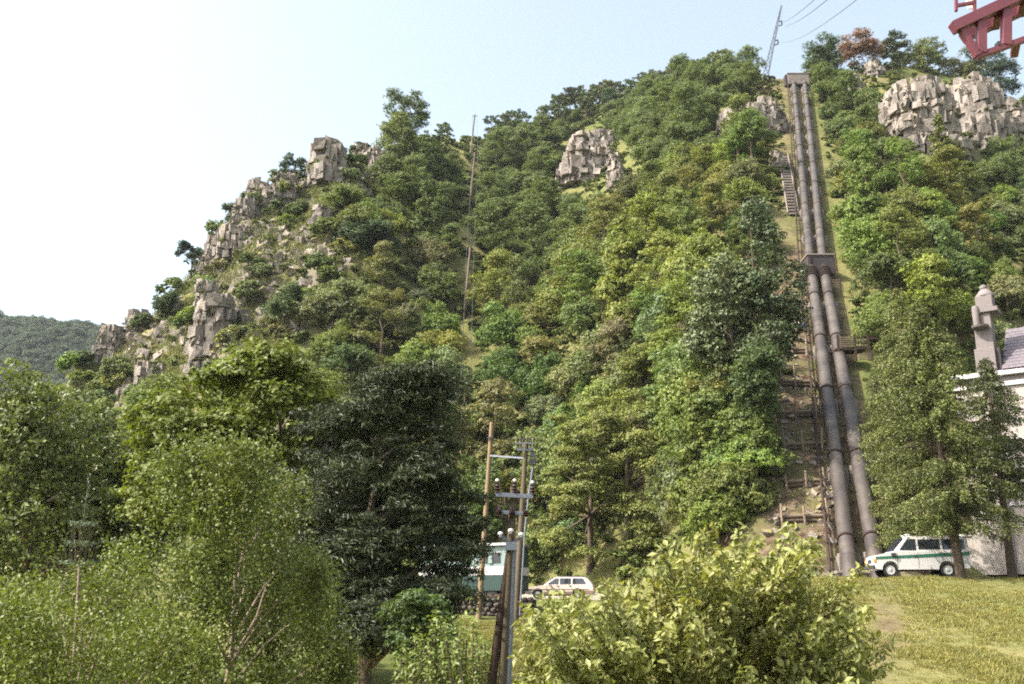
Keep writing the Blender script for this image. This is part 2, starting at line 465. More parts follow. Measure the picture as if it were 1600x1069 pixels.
def height(x, y, detail=True):
    x = np.asarray(x, float); y = np.asarray(y, float)
    ys = np.maximum(y, 30.0)
    u = x / ys
    L = np.interp(y, LY, LZ); R = np.interp(y, RYs, RZs)
    w = sstep(0.10, 0.26, u)
    g = L * (1 - w) + R * w
    g = g - 2.5 * sstep(-0.15, -0.5, u) * sstep(60, 20, y)
    wob = fbm(x / 38, y / 38, 3.0, 3, 5) * 0.012 if detail else 0
    zr = EYE + np.interp(u + wob, R_U, R_T) * np.interp(u, R_U, R_Y)
    yr = np.interp(u, R_U, R_Y); yf = np.interp(u, F_U, F_Y)
    s = (y - yf) / (yr - yf)
    prof = np.clip(s, 0, 1)
    prof = prof + 0.05 * np.sin(prof * math.pi) 
    hill = g + (zr - g) * prof
    back = sstep(1.0, 1.06, s)
    hill = np.where(s > 1, zr - 0.35 * (y - yr), hill)
    hill = np.maximum(hill, 2.0 + 0 * x)
    on = sstep(0.0, 0.08, s)
    if detail:
        n = fbm(x / 17, y / 17, 0.5, 4, 21) * 2.6 + fbm(x / 4.5, y / 4.5, 2.5, 3, 31) * 0.55
        edge = 1 - 0.75 * np.exp(-((s - 1) / 0.04) ** 2)
        far = sstep(500, 200, y)
        h2 = hill + n * on * edge * far
        # rocky stepped ground on the bare left ridge
        bare = sstep(-0.185, -0.26, u + fbm(x / 20, y / 20, 7, 2, 3) * 0.03) * sstep(0.25, 0.45, s) * far
        q = h2 + fbm(x / 7, y / 7, 1, 4, 44, 0.6) * 3.6
        st = 3.6 + 0 * x
        k = np.floor(q / st); fr = q / st - k
        ter = (k + sstep(0.45, 0.8, fr)) * st
        h2 = h2 + (ter - q) * 0.9 * bare * (0.5 + 0.5 * vnoise(x / 6, y / 6, 3.0, 12))
        hill = h2
    # wooded ridge far beyond on the left
    px0 = (x + 330) / 260.0
    fz = (160 + 12 * np.sin(x / 90.0) + fbm(x / 60, y / 60, 0, 3, 9) * 7) * np.exp(-((y - 560) / 190.0) ** 2) * sstep(60, -180, x) 
    base = np.where(s > 0, hill, g)
    z = np.maximum(base, fz)
    # even bed under the pipes
    dpx = x - pipe_x(y)
    wide = sstep(164, 152, y) * sstep(49, 53, y) * (1 - sstep(np.interp(y, [50, 64, 84], [3.2, 5, 7]), np.interp(y, [50, 60, 66, 72, 92], [6.5, 12, 15.5, 25, 40]), -dpx)) * (1 - sstep(np.interp(y, [50, 84], [2.6, 4]), np.interp(y, [50, 64, 84], [6, 10, 24]), dpx))
    z = z * (1 - wide) + (zc(y) - 0.6 + (fbm(x / 3.5, y / 3.5, 9, 3, 71) * 0.7 if detail else 0)) * wide
    m = sstep(150.5 + 12, 150, y) * sstep(48, 50.5, y) * (1 - sstep(2.2, 4.5, np.abs(dpx)))
    z = z * (1 - m) + (zc(y) - 0.25) * m
    if detail:
        z = z + fbm(x / 3.0, y / 3.0, 4.0, 3, 61) * 0.10 * sstep(-20, 10, y) * sstep(90, 60, y) * (1 - sstep(43, 46, y) * sstep(0.1, 0.2, u))
    return z

def hit(px, py, lo=30.0, hi=260.0):
    u, t = ut(px, py)
    ys = np.linspace(lo, hi, 1400)
    d = height(u * ys, ys) - (EYE + t * ys)
    i = np.where(d > 0)[0]
    if not len(i): # past the skyline: closest approach
        j = int(np.argmax(d)); return Vector((u * ys[j], ys[j], float(height(u * ys[j], ys[j]))))
    j = max(i[0], 1)
    f = d[j - 1] / (d[j - 1] - d[j] + 1e-9)
    y = ys[j - 1] + f * (ys[j] - ys[j - 1])
    return Vector((u * y, y, EYE + t * y))

def axis(dense0, dense1, step, far, growth=1.18):
    a = list(np.arange(dense0, dense1 + step, step)); s = step; v = a[-1]
    while v < far[1]: s *= growth; v += s; a.append(v)
    s = step; v = a[0]; pre = []
    while v > far[0]: s *= growth; v -= s; pre.append(v)
    return np.array(pre[::-1] + a)
ax = axis(-95, 110, 0.5, (-4000, 4000), 1.09)
ay = axis(18, 168, 0.5, (-1500, 5000), 1.05)
GX, GY = np.meshgrid(ax, ay)
GZ = height(GX, GY)
ny, nx = GX.shape
idx = np.arange(nx * ny).reshape(ny, nx)
Fq = np.stack([idx[:-1, :-1], idx[:-1, 1:], idx[1:, 1:], idx[1:, :-1]], -1).reshape(-1, 4)
ter = npmesh('terrain', np.stack([GX, GY, GZ], -1).reshape(-1, 3), Fq, mats=[M['ground']], smooth=True)
tpx, tpy = to_px(GX.ravel(), np.maximum(GY.ravel(), 1), GZ.ravel())
dx = GX.ravel() - pipe_x(GY.ravel())
yy = GY.ravel()
soil = ((dx > -8.0) & (dx < 1.8)) * sstep(49, 52, yy) * (1 - sstep(158, 162, yy)) * (1 - 0.4 * (yy > 88))
soil = np.clip(soil + 0.85 * np.exp(-(((tpx - 1385) / 28) ** 2 + ((tpy - 985) / 70) ** 2)), 0, 1)
at = ter.attributes.new('soil', 'FLOAT', 'POINT'); at.data.foreach_set('value', soil.astype(np.float32))
uu = GX.ravel() / np.maximum(yy, 30)
road = sstep(61, 62.5, yy) * (1 - sstep(71, 73, yy)) * (1 - sstep(0.09, 0.11, uu)) + sstep(44.5, 45.5, yy) * (1 - sstep(50, 52, yy)) * sstep(0.26, 0.3, uu)
road = road * (1 - sstep(0.25, 0.5, GZ.ravel() - np.where(uu < 0.2, 8.75, 9.6)))
at = ter.attributes.new('road', 'FLOAT', 'POINT'); at.data.foreach_set('value', np.clip(road, 0, 1).astype(np.float32))
crg = sstep(-0.17, -0.22, uu) * sstep(85, 92, yy) * sstep(300, 200, yy) + np.exp(-((tpx - 1170) / 45) ** 2 - ((tpy - 200) / 45) ** 2) + np.exp(-((tpx - 930) / 60) ** 2 - ((tpy - 260) / 50) ** 2) + np.exp(-((tpx - 1470) / 110) ** 2 - ((tpy - 180) / 60) ** 2)
at = ter.attributes.new('crag', 'FLOAT', 'POINT'); at.data.foreach_set('value', np.clip(crg * 1.3, 0, 1).astype(np.float32))
tag(link('terrain', ter), 'limestone hillside with grass, bare ridge and grassy bank in front', kind='structure')
# ------------------------------------------------------------------ foliage geometry
def unit(v): return v / np.maximum(np.linalg.norm(v, axis=-1, keepdims=True), 1e-6)
def rsph(n): return unit(RNG.normal(size=(n, 3)))

def leaves(C, Nrm, size, aspect=0.62, droop=None, jitter=0.55, tone=None):
    """one four-cornered leaf at every centre C, roughly facing Nrm"""
    n = len(C)
    nn = unit(Nrm + RNG.normal(size=(n, 3)) * jitter)
    t = unit(np.cross(nn, rsph(n)))
    if droop is not None:
        t = unit(t * (1 - droop) + np.array([0, 0, -1.0]) * droop)
        t = unit(t - nn * (t * nn).sum(1, keepdims=True))
    b = np.cross(nn, t)
    s = (size * RNG.uniform(0.6, 1.3, n))[:, None]
    V = np.stack([C - t * s * 0.5, C + b * s * 0.5 * aspect + nn * s * 0.08, C + t * s * 0.5, C - b * s * 0.5 * aspect + nn * s * 0.08], 1).reshape(-1, 3)
    F = np.arange(n * 4).reshape(n, 4)
    if tone is None: tone = RNG.random(n)
    return V, F, tone

def blob_leaves(centres, radii, per, sub=10, size=0.2, flat=1.0, up=0.25, droop=None, jitter=0.55, aspect=0.62, subr=0.33):
    """clump -> sprays -> leaves; returns centres and facings"""
    CC, NN, TT = [], [], []
    for c, r in zip(centres, radii):
        k = max(3, int(per * (r / np.mean(radii)) ** 2))
        d = rsph(k); d[:, 2] = np.where((d[:, 2] < -0.2) & (RNG.random(k) < 0.65), -d[:, 2], d[:, 2])
        rr = r * RNG.uniform(0.45, 1.18, k)[:, None]
        sc = np.array([1, 1, flat])
        cs = c + d * rr * sc
        tb = RNG.uniform(0.0, 1.0, k)
        o = rsph(k * sub).reshape(k, sub, 3) * (RNG.random((k, sub, 1)) ** 0.6) * r * subr
        o[..., 2] *= 0.5 * flat + 0.15
        pts = (cs[:, None, :] + o)
        out = np.repeat(d, sub, 0).reshape(k, sub, 3) * 0.8 + unit(o + 1e-5) * 0.35 + np.array([0, 0, up])
        CC.append(pts.reshape(-1, 3)); NN.append(out.reshape(-1, 3))
        TT.append(np.clip(np.repeat(tb, sub) * 0.55 + RNG.random(k * sub) * 0.45, 0, 1))
    C = np.concatenate(CC); N = np.concatenate(NN); T = np.concatenate(TT)
    return leaves(C, N, size, aspect, droop, jitter, T)

def merge(*parts):
    V, F, T, n = [], [], [], 0
    for v, f, t in parts:
        V.append(v); F.append(f + n); T.append(t); n += len(v)
    return np.concatenate(V), np.concatenate(F), np.concatenate(T)

def envelope(kind, n, R, H, seed):
    """clump centres and radii for a crown of half-width R and height H standing on z = 0"""
    rg = np.random.default_rng(seed)
    C, Rd = [], []
    for i in range(n):
        if kind == 'round':
            d = unit(rg.normal(size=(1, 3)))[0]; d[2] = abs(d[2]) * 1.0 - 0.35
            rr = rg.uniform(0.45, 0.9)
            c = d * rr * np.array([R, R, H / 1.6]); c[2] += H * 0.42
            rad = rg.uniform(0.22, 0.42) * R * (1.1 - 0.3 * rr)
        elif kind == 'dome':
            a = rg.uniform(0, 6.283); q = math.sqrt(rg.random()); top = math.sqrt(max(0, 1 - q * q * 0.85))
            z = H * (0.12 + 0.8 * top * rg.uniform(0.55, 1.0) ** 0.5)
            c = np.array([math.cos(a) * q * R * 0.85, math.sin(a) * q * R * 0.85, z]); rad = rg.uniform(0.20, 0.36) * R
        elif kind == 'layer':
            a = rg.uniform(0, 6.283); z = rg.uniform(0.1, 1.0) ** 0.8
            w = math.sin(min(1, (1.12 - z) * 1.6) * 1.57)
            q = rg.uniform(0.35, 1.0) * w
            c = np.array([math.cos(a) * q * R, math.sin(a) * q * R, z * H]); rad = rg.uniform(0.24, 0.42) * R
        elif kind == 'cone':
            z = rg.random() ** 1.15; a = rg.uniform(0, 6.283); w = (1 - z) ** 0.8 * 0.95 + 0.06
            q = rg.uniform(0.3, 1.0) * w
            c = np.array([math.cos(a) * q * R, math.sin(a) * q * R, z * H]); rad = R * (0.16 + 0.22 * w) * rg.uniform(0.7, 1.2)
        elif kind == 'pine':
            z = rg.uniform(0.25, 1.0); a = rg.uniform(0, 6.283); w = math.sqrt(max(0.05, 1 - (z - 0.45) ** 2 * 2.4))
            q = rg.uniform(0.3, 1.0) * w
            c = np.array([math.cos(a) * q * R, math.sin(a) * q * R, z * H]); rad = rg.uniform(0.2, 0.34) * R
        C.append(c); Rd.append(rad)
    return np.array(C), np.array(Rd)

def trunk_mesh(name, H, r0, limbs, mat, lean=(0, 0), z0=0.0, wob=0.04, seed=1, sides=7, limb_from=0.35, limb_r=0.3):
    """tapered trunk with limbs reaching towards the given clump centres"""
    rg = random.Random(seed); mb = MB(); n = 7; pts = []
    for i in range(n):
        f = i / (n - 1)
        pts.append(Vector((lean[0] * f + rg.uniform(-wob, wob) * H * (0 < i), lean[1] * f + rg.uniform(-wob, wob) * H * (0 < i), z0 + (H - z0) * f)))
    rad = [r0 * (1.25 if i == 0 else 1) * (1 - 0.88 * i / (n - 1)) for i in range(n)]
    mb.tube(pts, rad, sides)
    for c in limbs:
        c = Vector(c); f = min(0.93, max(limb_from, (c.z - H * 0.16 - z0) / max(H - z0, 1e-3)))
        k = f * (n - 1); i = int(k); a = pts[i].lerp(pts[min(i + 1, n - 1)], k - i)
        r = r0 * (1 - 0.88 * f)
        mid = a.lerp(c, 0.5) + Vector((rg.uniform(-.06, .06), rg.uniform(-.06, .06), rg.uniform(-0.02, 0.07))) * (c - a).length
        mb.tube([a, mid, c], [r * 0.6, r * 0.6 * 0.6, r * 0.12 + 0.005], 5, False)
    return mb.mesh(name, mat, True)

def plant(name, loc, crown_me, trunk_me, label, cat, color, group=None, rz=0.0, s=1.0, sz=None):
    e = empty(name, loc, label, cat, group, rz)
    e.scale = (s, s, sz or s)
    c = link('crown', crown_me, e); c.color = (*color, 1)
    if trunk_me is not None: link('trunk', trunk_me, e)
    return e

# ------------------------------------------------------------------ tree kinds for the hillside (shared meshes)
def hill_kind(kind, seed, n, R, H, per, size, mat, flat=1.0, z0=0.0, **kw):
    C, Rd = envelope(kind, n, R, H, seed); C[:, 2] += z0
    V, F, T = blob_leaves(C, Rd, per, size=size, flat=flat, **kw)
    me = npmesh('crown', V, F, T, [mat])
    order = np.argsort(-Rd)[:8]
    tr = trunk_mesh('trunk', (H + z0) * 0.8, 0.035 * (H + z0), [tuple(C[i]) for i in order], M['bark'], seed=seed, z0=-1.2, sides=6)
    return me, tr

BROAD = [hill_kind('round', 100 + i, 22 + i, 2.7, 5.2, 42, 0.19, M['leaf'], z0=-0.5) for i in range(6)] + \
        [hill_kind('dome', 120 + i, 24, 2.8, 4.6, 38, 0.19, M['leaf'], flat=0.8, z0=-0.5) for i in range(4)]
FEATH = [hill_kind('layer', 140 + i, 24, 2.6, 6.0, 34, 0.19, M['leaf'], flat=0.6, z0=0.8, up=0.6) for i in range(3)]
TALL = [hill_kind('cone', 160 + i, 40, 2.2, 8.5, 24, 0.24, M['leaf'], flat=0.9, z0=0.5, droop=0.4) for i in range(2)]
PINE = [hill_kind('pine', 180 + i, 20, 1.7, 4.2, 22, 0.25, M['needle'], flat=0.5, z0=0.6, aspect=0.35) for i in range(4)]
SHRUB = [hill_kind('dome', 200 + i, 11, 1.4, 1.9, 26, 0.19, M['leaf'], flat=0.85, z0=-0.1)[0] for i in range(5)]

TONES = {'light green': (0.165, 0.200, 0.050), 'mid green': (0.120, 0.155, 0.040), 'dark green': (0.075, 0.105, 0.030),
         'yellowish green': (0.155, 0.185, 0.044), 'greyish green': (0.150, 0.175, 0.078), 'olive green': (0.115, 0.140, 0.044),
         'rust brown': (0.20, 0.105, 0.052), 'bluish green': (0.05, 0.075, 0.045)}

LANDMARKS = [("the pale rock pinnacle", 515, 265), ("the stepped skyline crags", 400, 330), ("the tall square crag", 325, 510),
             ("the dark rock knob", 175, 510), ("the round-topped outcrop", 930, 255), ("the big pale cliff", 1470, 175),
             ("the lattice mast", 1200, 95), ("the upper pipe anchor", 1240, 125), ("the middle pipe anchor", 1283, 428),
             ("the pipe footbridge", 1325, 545), ("the feet of the pipes", 1345, 850), ("the topmost uphill pole", 738, 210),
             ("the uphill wires", 730, 400), ("the braced pole", 724, 690), ("the lone skyline tree", 635, 190),
             ("the house finial", 1540, 480), ("the feathery roadside trees", 960, 660), ("the beige estate car", 875, 915),
             ("the green site hut", 775, 880), ("the pale rock band", 1165, 190), ("the stone steps", 1228, 280),
             ("the tall dark tree", 1180, 430), ("the dark foreground pine", 610, 700), ("the yellow-green maple", 420, 600),
             ("the grassy slope gap", 560, 430), ("the tip of the larch", 1430, 440), ("the top of the wooden pole", 768, 660)]
USED = set()

def where(px, py, pre=""):
    out = None
    for nm, lx, ly in sorted(LANDMARKS, key=lambda L: math.hypot(L[1] - px, L[2] - py))[:7]:
        dx, dy = px - lx, py - ly; d = math.hypot(dx, dy)
        a = (math.degrees(math.atan2(-dy, dx)) + 360) % 360
        dirs = ["right of", "above right of", "straight above", "above left of", "left of", "below left of", "straight below", "below right of"]
        dist = "just" if d < 30 else "close" if d < 60 else "a little" if d < 95 else "some way" if d < 140 else "well" if d < 200 else "far"
        r = dirs[int((a + 22.5) // 45) % 8].replace("straight ", "" if dist != "just" else "")
        lab = pre + " " + (f"hard against {nm}" if d < 14 else f"{dist} {r} {nm}")
        if out is None: out = lab
        if lab not in USED: out = lab; break
    USED.add(out)
    return out

def gn_scatter(name, srcs, pts, rot, scl, pick, color, label):
    """one object: copies of the source meshes on points (the mass nobody could count)"""
    me = bpy.data.meshes.new(name); me.vertices.add(len(pts)); me.vertices.foreach_set('co', np.asarray(pts, np.float32).ravel())
    for nm, ty, v in (('rot', 'FLOAT_VECTOR', rot), ('scl', 'FLOAT_VECTOR', scl)):
        a = me.attributes.new(nm, ty, 'POINT'); a.data.foreach_set('vector', np.asarray(v, np.float32).ravel())
    a = me.attributes.new('pick', 'INT', 'POINT'); a.data.foreach_set('value', np.asarray(pick, np.int32))
    o = link(name, me)
    g = bpy.data.node_groups.new(name, 'GeometryNodeTree')
    g.interface.new_socket('Geometry', in_out='INPUT', socket_type='NodeSocketGeometry'); g.interface.new_socket('Geometry', in_out='OUTPUT', socket_type='NodeSocketGeometry')
    gi = g.nodes.new('NodeGroupInput'); go = g.nodes.new('NodeGroupOutput')
    jn = g.nodes.new('GeometryNodeJoinGeometry')
    def attr(nm, ty):
        x = g.nodes.new('GeometryNodeInputNamedAttribute'); x.data_type = ty; x.inputs['Name'].default_value = nm; return x.outputs['Attribute']
    for i, s in enumerate(srcs):
        src = bpy.data.objects.new(name + '_source', s)       # never linked to the scene
        oi = g.nodes.new('GeometryNodeObjectInfo'); oi.inputs['Object'].default_value = src
        ip = g.nodes.new('GeometryNodeInstanceOnPoints')
        cp = g.nodes.new('FunctionNodeCompare'); cp.data_type = 'INT'; cp.operation = 'EQUAL'
        g.links.new(attr('pick', 'INT'), cp.inputs[2]); cp.inputs[3].default_value = i
        g.links.new(gi.outputs[0], ip.inputs['Points']); g.links.new(cp.outputs[0], ip.inputs['Selection'])
        g.links.new(oi.outputs['Geometry'], ip.inputs['Instance'])
        g.links.new(attr('rot', 'FLOAT_VECTOR'), ip.inputs['Rotation']); g.links.new(attr('scl', 'FLOAT_VECTOR'), ip.inputs['Scale'])
        g.links.new(ip.outputs[0], jn.inputs[0])
    g.links.new(jn.outputs[0], go.inputs[0])
    md = o.modifiers.new('scatter', 'NODES'); md.node_group = g
    o.color = (*color, 1)
    return tag(o, label, kind='stuff')

# ------------------------------------------------------------------ scatter the hillside
def inpoly(px, py, poly):
    r = False; n = len(poly); j = n - 1
    for i in range(n):
        if (poly[i][1] > py) != (poly[j][1] > py) and px < (poly[j][0] - poly[i][0]) * (py - poly[i][1]) / (poly[j][1] - poly[i][1]) + poly[i][0]: r = not r
        j = i
    return r
BARE = [(60, 640), (110, 560), (300, 360), (480, 215), (600, 225), (585, 300), (520, 330), (545, 400), (470, 420), (500, 500), (400, 560), (250, 640), (150, 680)]
GAP2 = [(505, 410), (590, 395), (620, 440), (545, 500), (500, 520)]
KEEP = [[(866, 225), (935, 195), (1000, 235), (1000, 335), (870, 325)], [(1350, 130), (1480, 105), (1600, 150), (1600, 262), (1370, 250)],
        [(1120, 165), (1215, 160), (1225, 228), (1130, 222)], [(1205, 225), (1265, 225), (1265, 345), (1205, 345)],
        [(1310, 85), (1385, 85), (1385, 160), (1325, 165)], [(560, 245), (612, 245), (612, 300), (560, 300)], [(1180, 105), (1262, 105), (1262, 180), (1180, 180)], [(1060,155),(1090,155),(1090,195),(1060,195)],
        [(480, 300), (520, 320), (520, 380), (480, 370)]]

spots = []
step = 4.0
gy = 52.0
while gy < 232:
    step = 3.5 if gy < 105 else 3.6 if gy < 128 else 3.9
    gx = -75.0
    while gx < 118:
        x = gx + random.uniform(-.48, .48) * step; y = gy + random.uniform(-.48, .48) * step
        gx += step
        u = x / y
        yf = np.interp(u, F_U, F_Y); yr = np.interp(u, R_U, R_Y); s = (y - yf) / (yr - yf)
        if s < 0.02 or s > 1.0: continue
        spots.append((x, y, s))
    gy += step
sx = np.array([q[0] for q in spots]); sy = np.array([q[1] for q in spots]); ss = np.array([q[2] for q in spots])
szz = height(sx, sy); spx, spy = to_px(sx, sy, szz)
patch = fbm(sx / 14, sy / 14, 2, 3, 77)
cand = []
for x, y, z, s, px, py, pa in zip(sx, sy, szz, ss, spx, spy, patch):
    if px < 60 or px > 1690: continue
    d = x - pipe_x(y)
    if y < 158 and -3.2 - 5.0 * (y < 84) * (y > 50) < d < 3.8: continue
    if 1192 < px < 1300 and 430 < py < 860: continue
    if 1325 < px < 1375 and 540 < py < 800: continue
    if any(inpoly(px, py, k) for k in KEEP): continue
    if abs(px - 734 + (py - 200) * 0.02) < 24 and 215 < py < 740: continue
    bare = inpoly(px, py, BARE) or inpoly(px, py, GAP2)
    if s > 0.94 and 650 < px < 1225: kind = 'pine'
    elif s > 0.86 and 650 < px < 1225: kind = random.choice(['pine', 'pine', 'broad'])
    elif s > 0.95 and px > 1270: kind = random.choice(['pine', 'broad', 'shrub'])
    elif bare: kind = 'shrub' if random.random() < 0.97 else None
    elif s > 0.97 and px < 620: kind = None
    else: kind = 'broad'
    if kind: cand.append([kind, x, y, z, px, py, s, pa])

# the steep ground between the road and the cutting
for py in range(500, 880, 34):
    for px in range(850, 1216, 36):
        qx = px + random.uniform(-14, 14); qy = py + random.uniform(-12, 12)
        if not inpoly(qx, qy, [(850, 740), (950, 600), (1080, 520), (1165, 480), (1185, 880), (1060, 895), (850, 895)]): continue
        h_ = hit(qx, qy)
        if h_.y > (71.5 if qx < 1065 else 56): cand.append(['broad', h_.x, h_.y, h_.z, qx, qy, 0.1, random.uniform(-.5, .5)])

cand.sort(key=lambda c: c[2])
n_tree = 0; far_trees = []; n_pine = 0
seen_labels = {}
for kind, x, y, z, px, py, s, pa in cand:
    r = random.random(); rz = random.uniform(0, 6.28)
    if kind == 'pine':
        n_pine += 1
        k = random.choice(PINE); tone = random.choice(['dark green', 'olive green', 'dark green', 'mid green', 'rust brown'] if px > 1120 else ['dark green', 'olive green', 'dark green', 'mid green'])
        sc = random.uniform(0.75, 1.2) * (1.2 if y > 190 else 0.8)
        lab = where(px, py - 15, f"{'tall' if sc > 1.2 else 'low' if sc < 0.95 else 'medium'} {tone} pine"); nm, cat, grp = 'pine_tree', 'tree', 'pine trees along the crest of the hill'
        col = tuple(c * random.uniform(0.85, 1.15) for c in TONES[tone])
        plant(nm, (x, y, z), k[0], k[1], lab, cat, col, grp, rz, sc)
    elif kind == 'shrub':
        tone = random.choice(['greyish green', 'light green', 'mid green', 'dark green', 'olive green'])
        sc = random.uniform(0.7, 1.7); size = 'small' if sc < 1.0 else 'rounded' if sc < 1.35 else 'large'
        o = link('shrub', random.choice(SHRUB)); o.location = (x, y, z); o.rotation_euler = (0, 0, rz); o.scale = (sc, sc, sc * random.uniform(0.8, 1.2))
        o.color = (*[c * random.uniform(0.85, 1.15) for c in TONES[tone]], 1)
        tag(o, where(px, py, f"{size} {tone} shrub"), 'shrub', 'shrubs on the rocky open slope')
    else:
        q = r + pa * 0.5
        tone = 'light green' if q > 0.85 else 'mid green' if q > 0.40 else 'greyish green' if q > 0.22 else 'dark green' if q > -0.02 else 'yellowish green' if q > -0.2 else 'olive green'
        if py < 330 and random.random() < 0.3: tone = random.choice(['mid green', 'dark green', 'greyish green'])
        fam = FEATH if random.random() < 0.22 else TALL if random.random() < 0.07 and s < 0.75 else BROAD
        k = random.choice(fam); sc = random.uniform(0.58, 1.18); sz = sc * random.uniform(0.9, 1.2)
        if s < 0.2: sc *= 1.15; sz *= 1.2
        if s > 0.85: sc *= 0.78; sz *= 0.66
        if s == 0.1: sc *= 0.8; sz *= 0.85
        if fam is TALL: sc *= 0.85; sz *= 0.85
        col = tuple(c * random.uniform(0.85, 1.15) for c in TONES[tone])
        n_tree += 1
        if n_tree > 300 or y > 205:
            far_trees.append((k[0], x, y, z, rz, sc, sz)); continue
        form = 'feathery' if fam is FEATH else 'pointed' if fam is TALL else 'rounded'
        size = 'small' if sc < 0.8 else 'large' if sc > 1.1 else 'medium'
        plant('broadleaf_tree', (x, y, z), k[0], k[1], where(px, py - 25, f"{size} {form} {tone} tree"), 'tree', col, 'broadleaf trees of the wooded hillside', rz, sc, sz)
print('hill trees', n_tree, 'pines', n_pine, 'far', len(far_trees), 'cand', len(cand))

# the wood's remaining, farthest and smallest trees: one mass
if far_trees:
    src = []
    for f in far_trees:
        if f[0] not in src: src.append(f[0])
    gn_scatter('distant_trees', src, [f[1:4] for f in far_trees], [(0, 0, f[4]) for f in far_trees], [(f[5], f[5], f[6]) for f in far_trees],
               [src.index(f[0]) for f in far_trees], (0.105, 0.14, 0.045), 'wood of smaller trees filling the upper hillside')

# undergrowth between the trees
def bush_mesh(seed):
    C, Rd = envelope('dome', 7, 1.1, 1.3, seed)
    V, F, T = blob_leaves(C - [0, 0, 0.25], Rd * 1.1, 16, sub=8, size=0.23, flat=0.85)
    return npmesh('bush', V, F, T, [M['leaf']])
n = 19000
ux = RNG.uniform(-80, 118, n); uy = 48 + 185 * RNG.random(n) ** 1.1
u_ = ux / uy; s_ = (uy - np.interp(u_, F_U, F_Y)) / (np.interp(u_, R_U, R_Y) - np.interp(u_, F_U, F_Y))
uz = height(ux, uy); upx, upy = to_px(ux, uy, uz)
dd = ux - pipe_x(uy)
bare = np.array([inpoly(a, b, BARE) or inpoly(a, b, GAP2) or any(inpoly(a, b, k) for k in KEEP) for a, b in zip(upx, upy)])
nz_ = fbm(ux / 3, uy / 3, 0, 3, 8)
corr = (uy < 162) & (dd > -3.0 - 4.5 * (uy < 84)) & (dd < 3.0)
ok = (s_ > -0.02) & (s_ < 1.0) & (upx > 0) & (upx < 1700) & ~corr & (~bare | (nz_ > -0.6))
ok |= (uz > 9.0) & (uy > 52) & (s_ < 0.08) & (upx > 700) & (upx < 1210)
ok |= corr & (uy > 54) & (uy < 152) & (fbm(ux / 2.2, uy / 2.2, 0, 3, 18) > 0.3) & ((dd < -2.6) | (dd > 2.2))
C = np.stack([ux, uy, uz], 1)[ok]; k = len(C)
sc = RNG.uniform(0.45, 1.25, k) * np.where(bare[ok], 0.75, 1.0) * np.where(corr[ok], 0.5, 1.0)
gn_scatter('undergrowth', [bush_mesh(300 + i) for i in range(4)], C, np.stack([np.zeros(k), np.zeros(k), RNG.uniform(0, 6.28, k)], 1),
           np.stack([sc, sc, sc * RNG.uniform(0.6, 1.1, k)], 1), RNG.integers(0, 4, k), (0.12, 0.15, 0.045), 'low bushes and brambles between the hillside trees')

# far wooded ridge at the left edge; its bluish leaf colour stands in for haze
n = 5200
fx = RNG.uniform(-430, -150, n); fy = RNG.uniform(400, 575, n); fzz = height(fx, fy)
fpx, fpy = to_px(fx, fy, fzz); ok = (fpx > -80) & (fpx < 250) & (fpy < 760)
k = int(ok.sum()); s3 = RNG.uniform(1.0, 2.1, k)
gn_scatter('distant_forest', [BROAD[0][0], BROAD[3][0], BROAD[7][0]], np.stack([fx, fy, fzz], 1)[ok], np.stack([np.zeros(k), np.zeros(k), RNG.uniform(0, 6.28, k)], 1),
           np.stack([s3, s3, s3 * RNG.uniform(0.8, 1.3, k)], 1), RNG.integers(0, 3, k), (0.060, 0.088, 0.058), 'forest covering the far ridge at the valley end, tinted blue-green for haze')
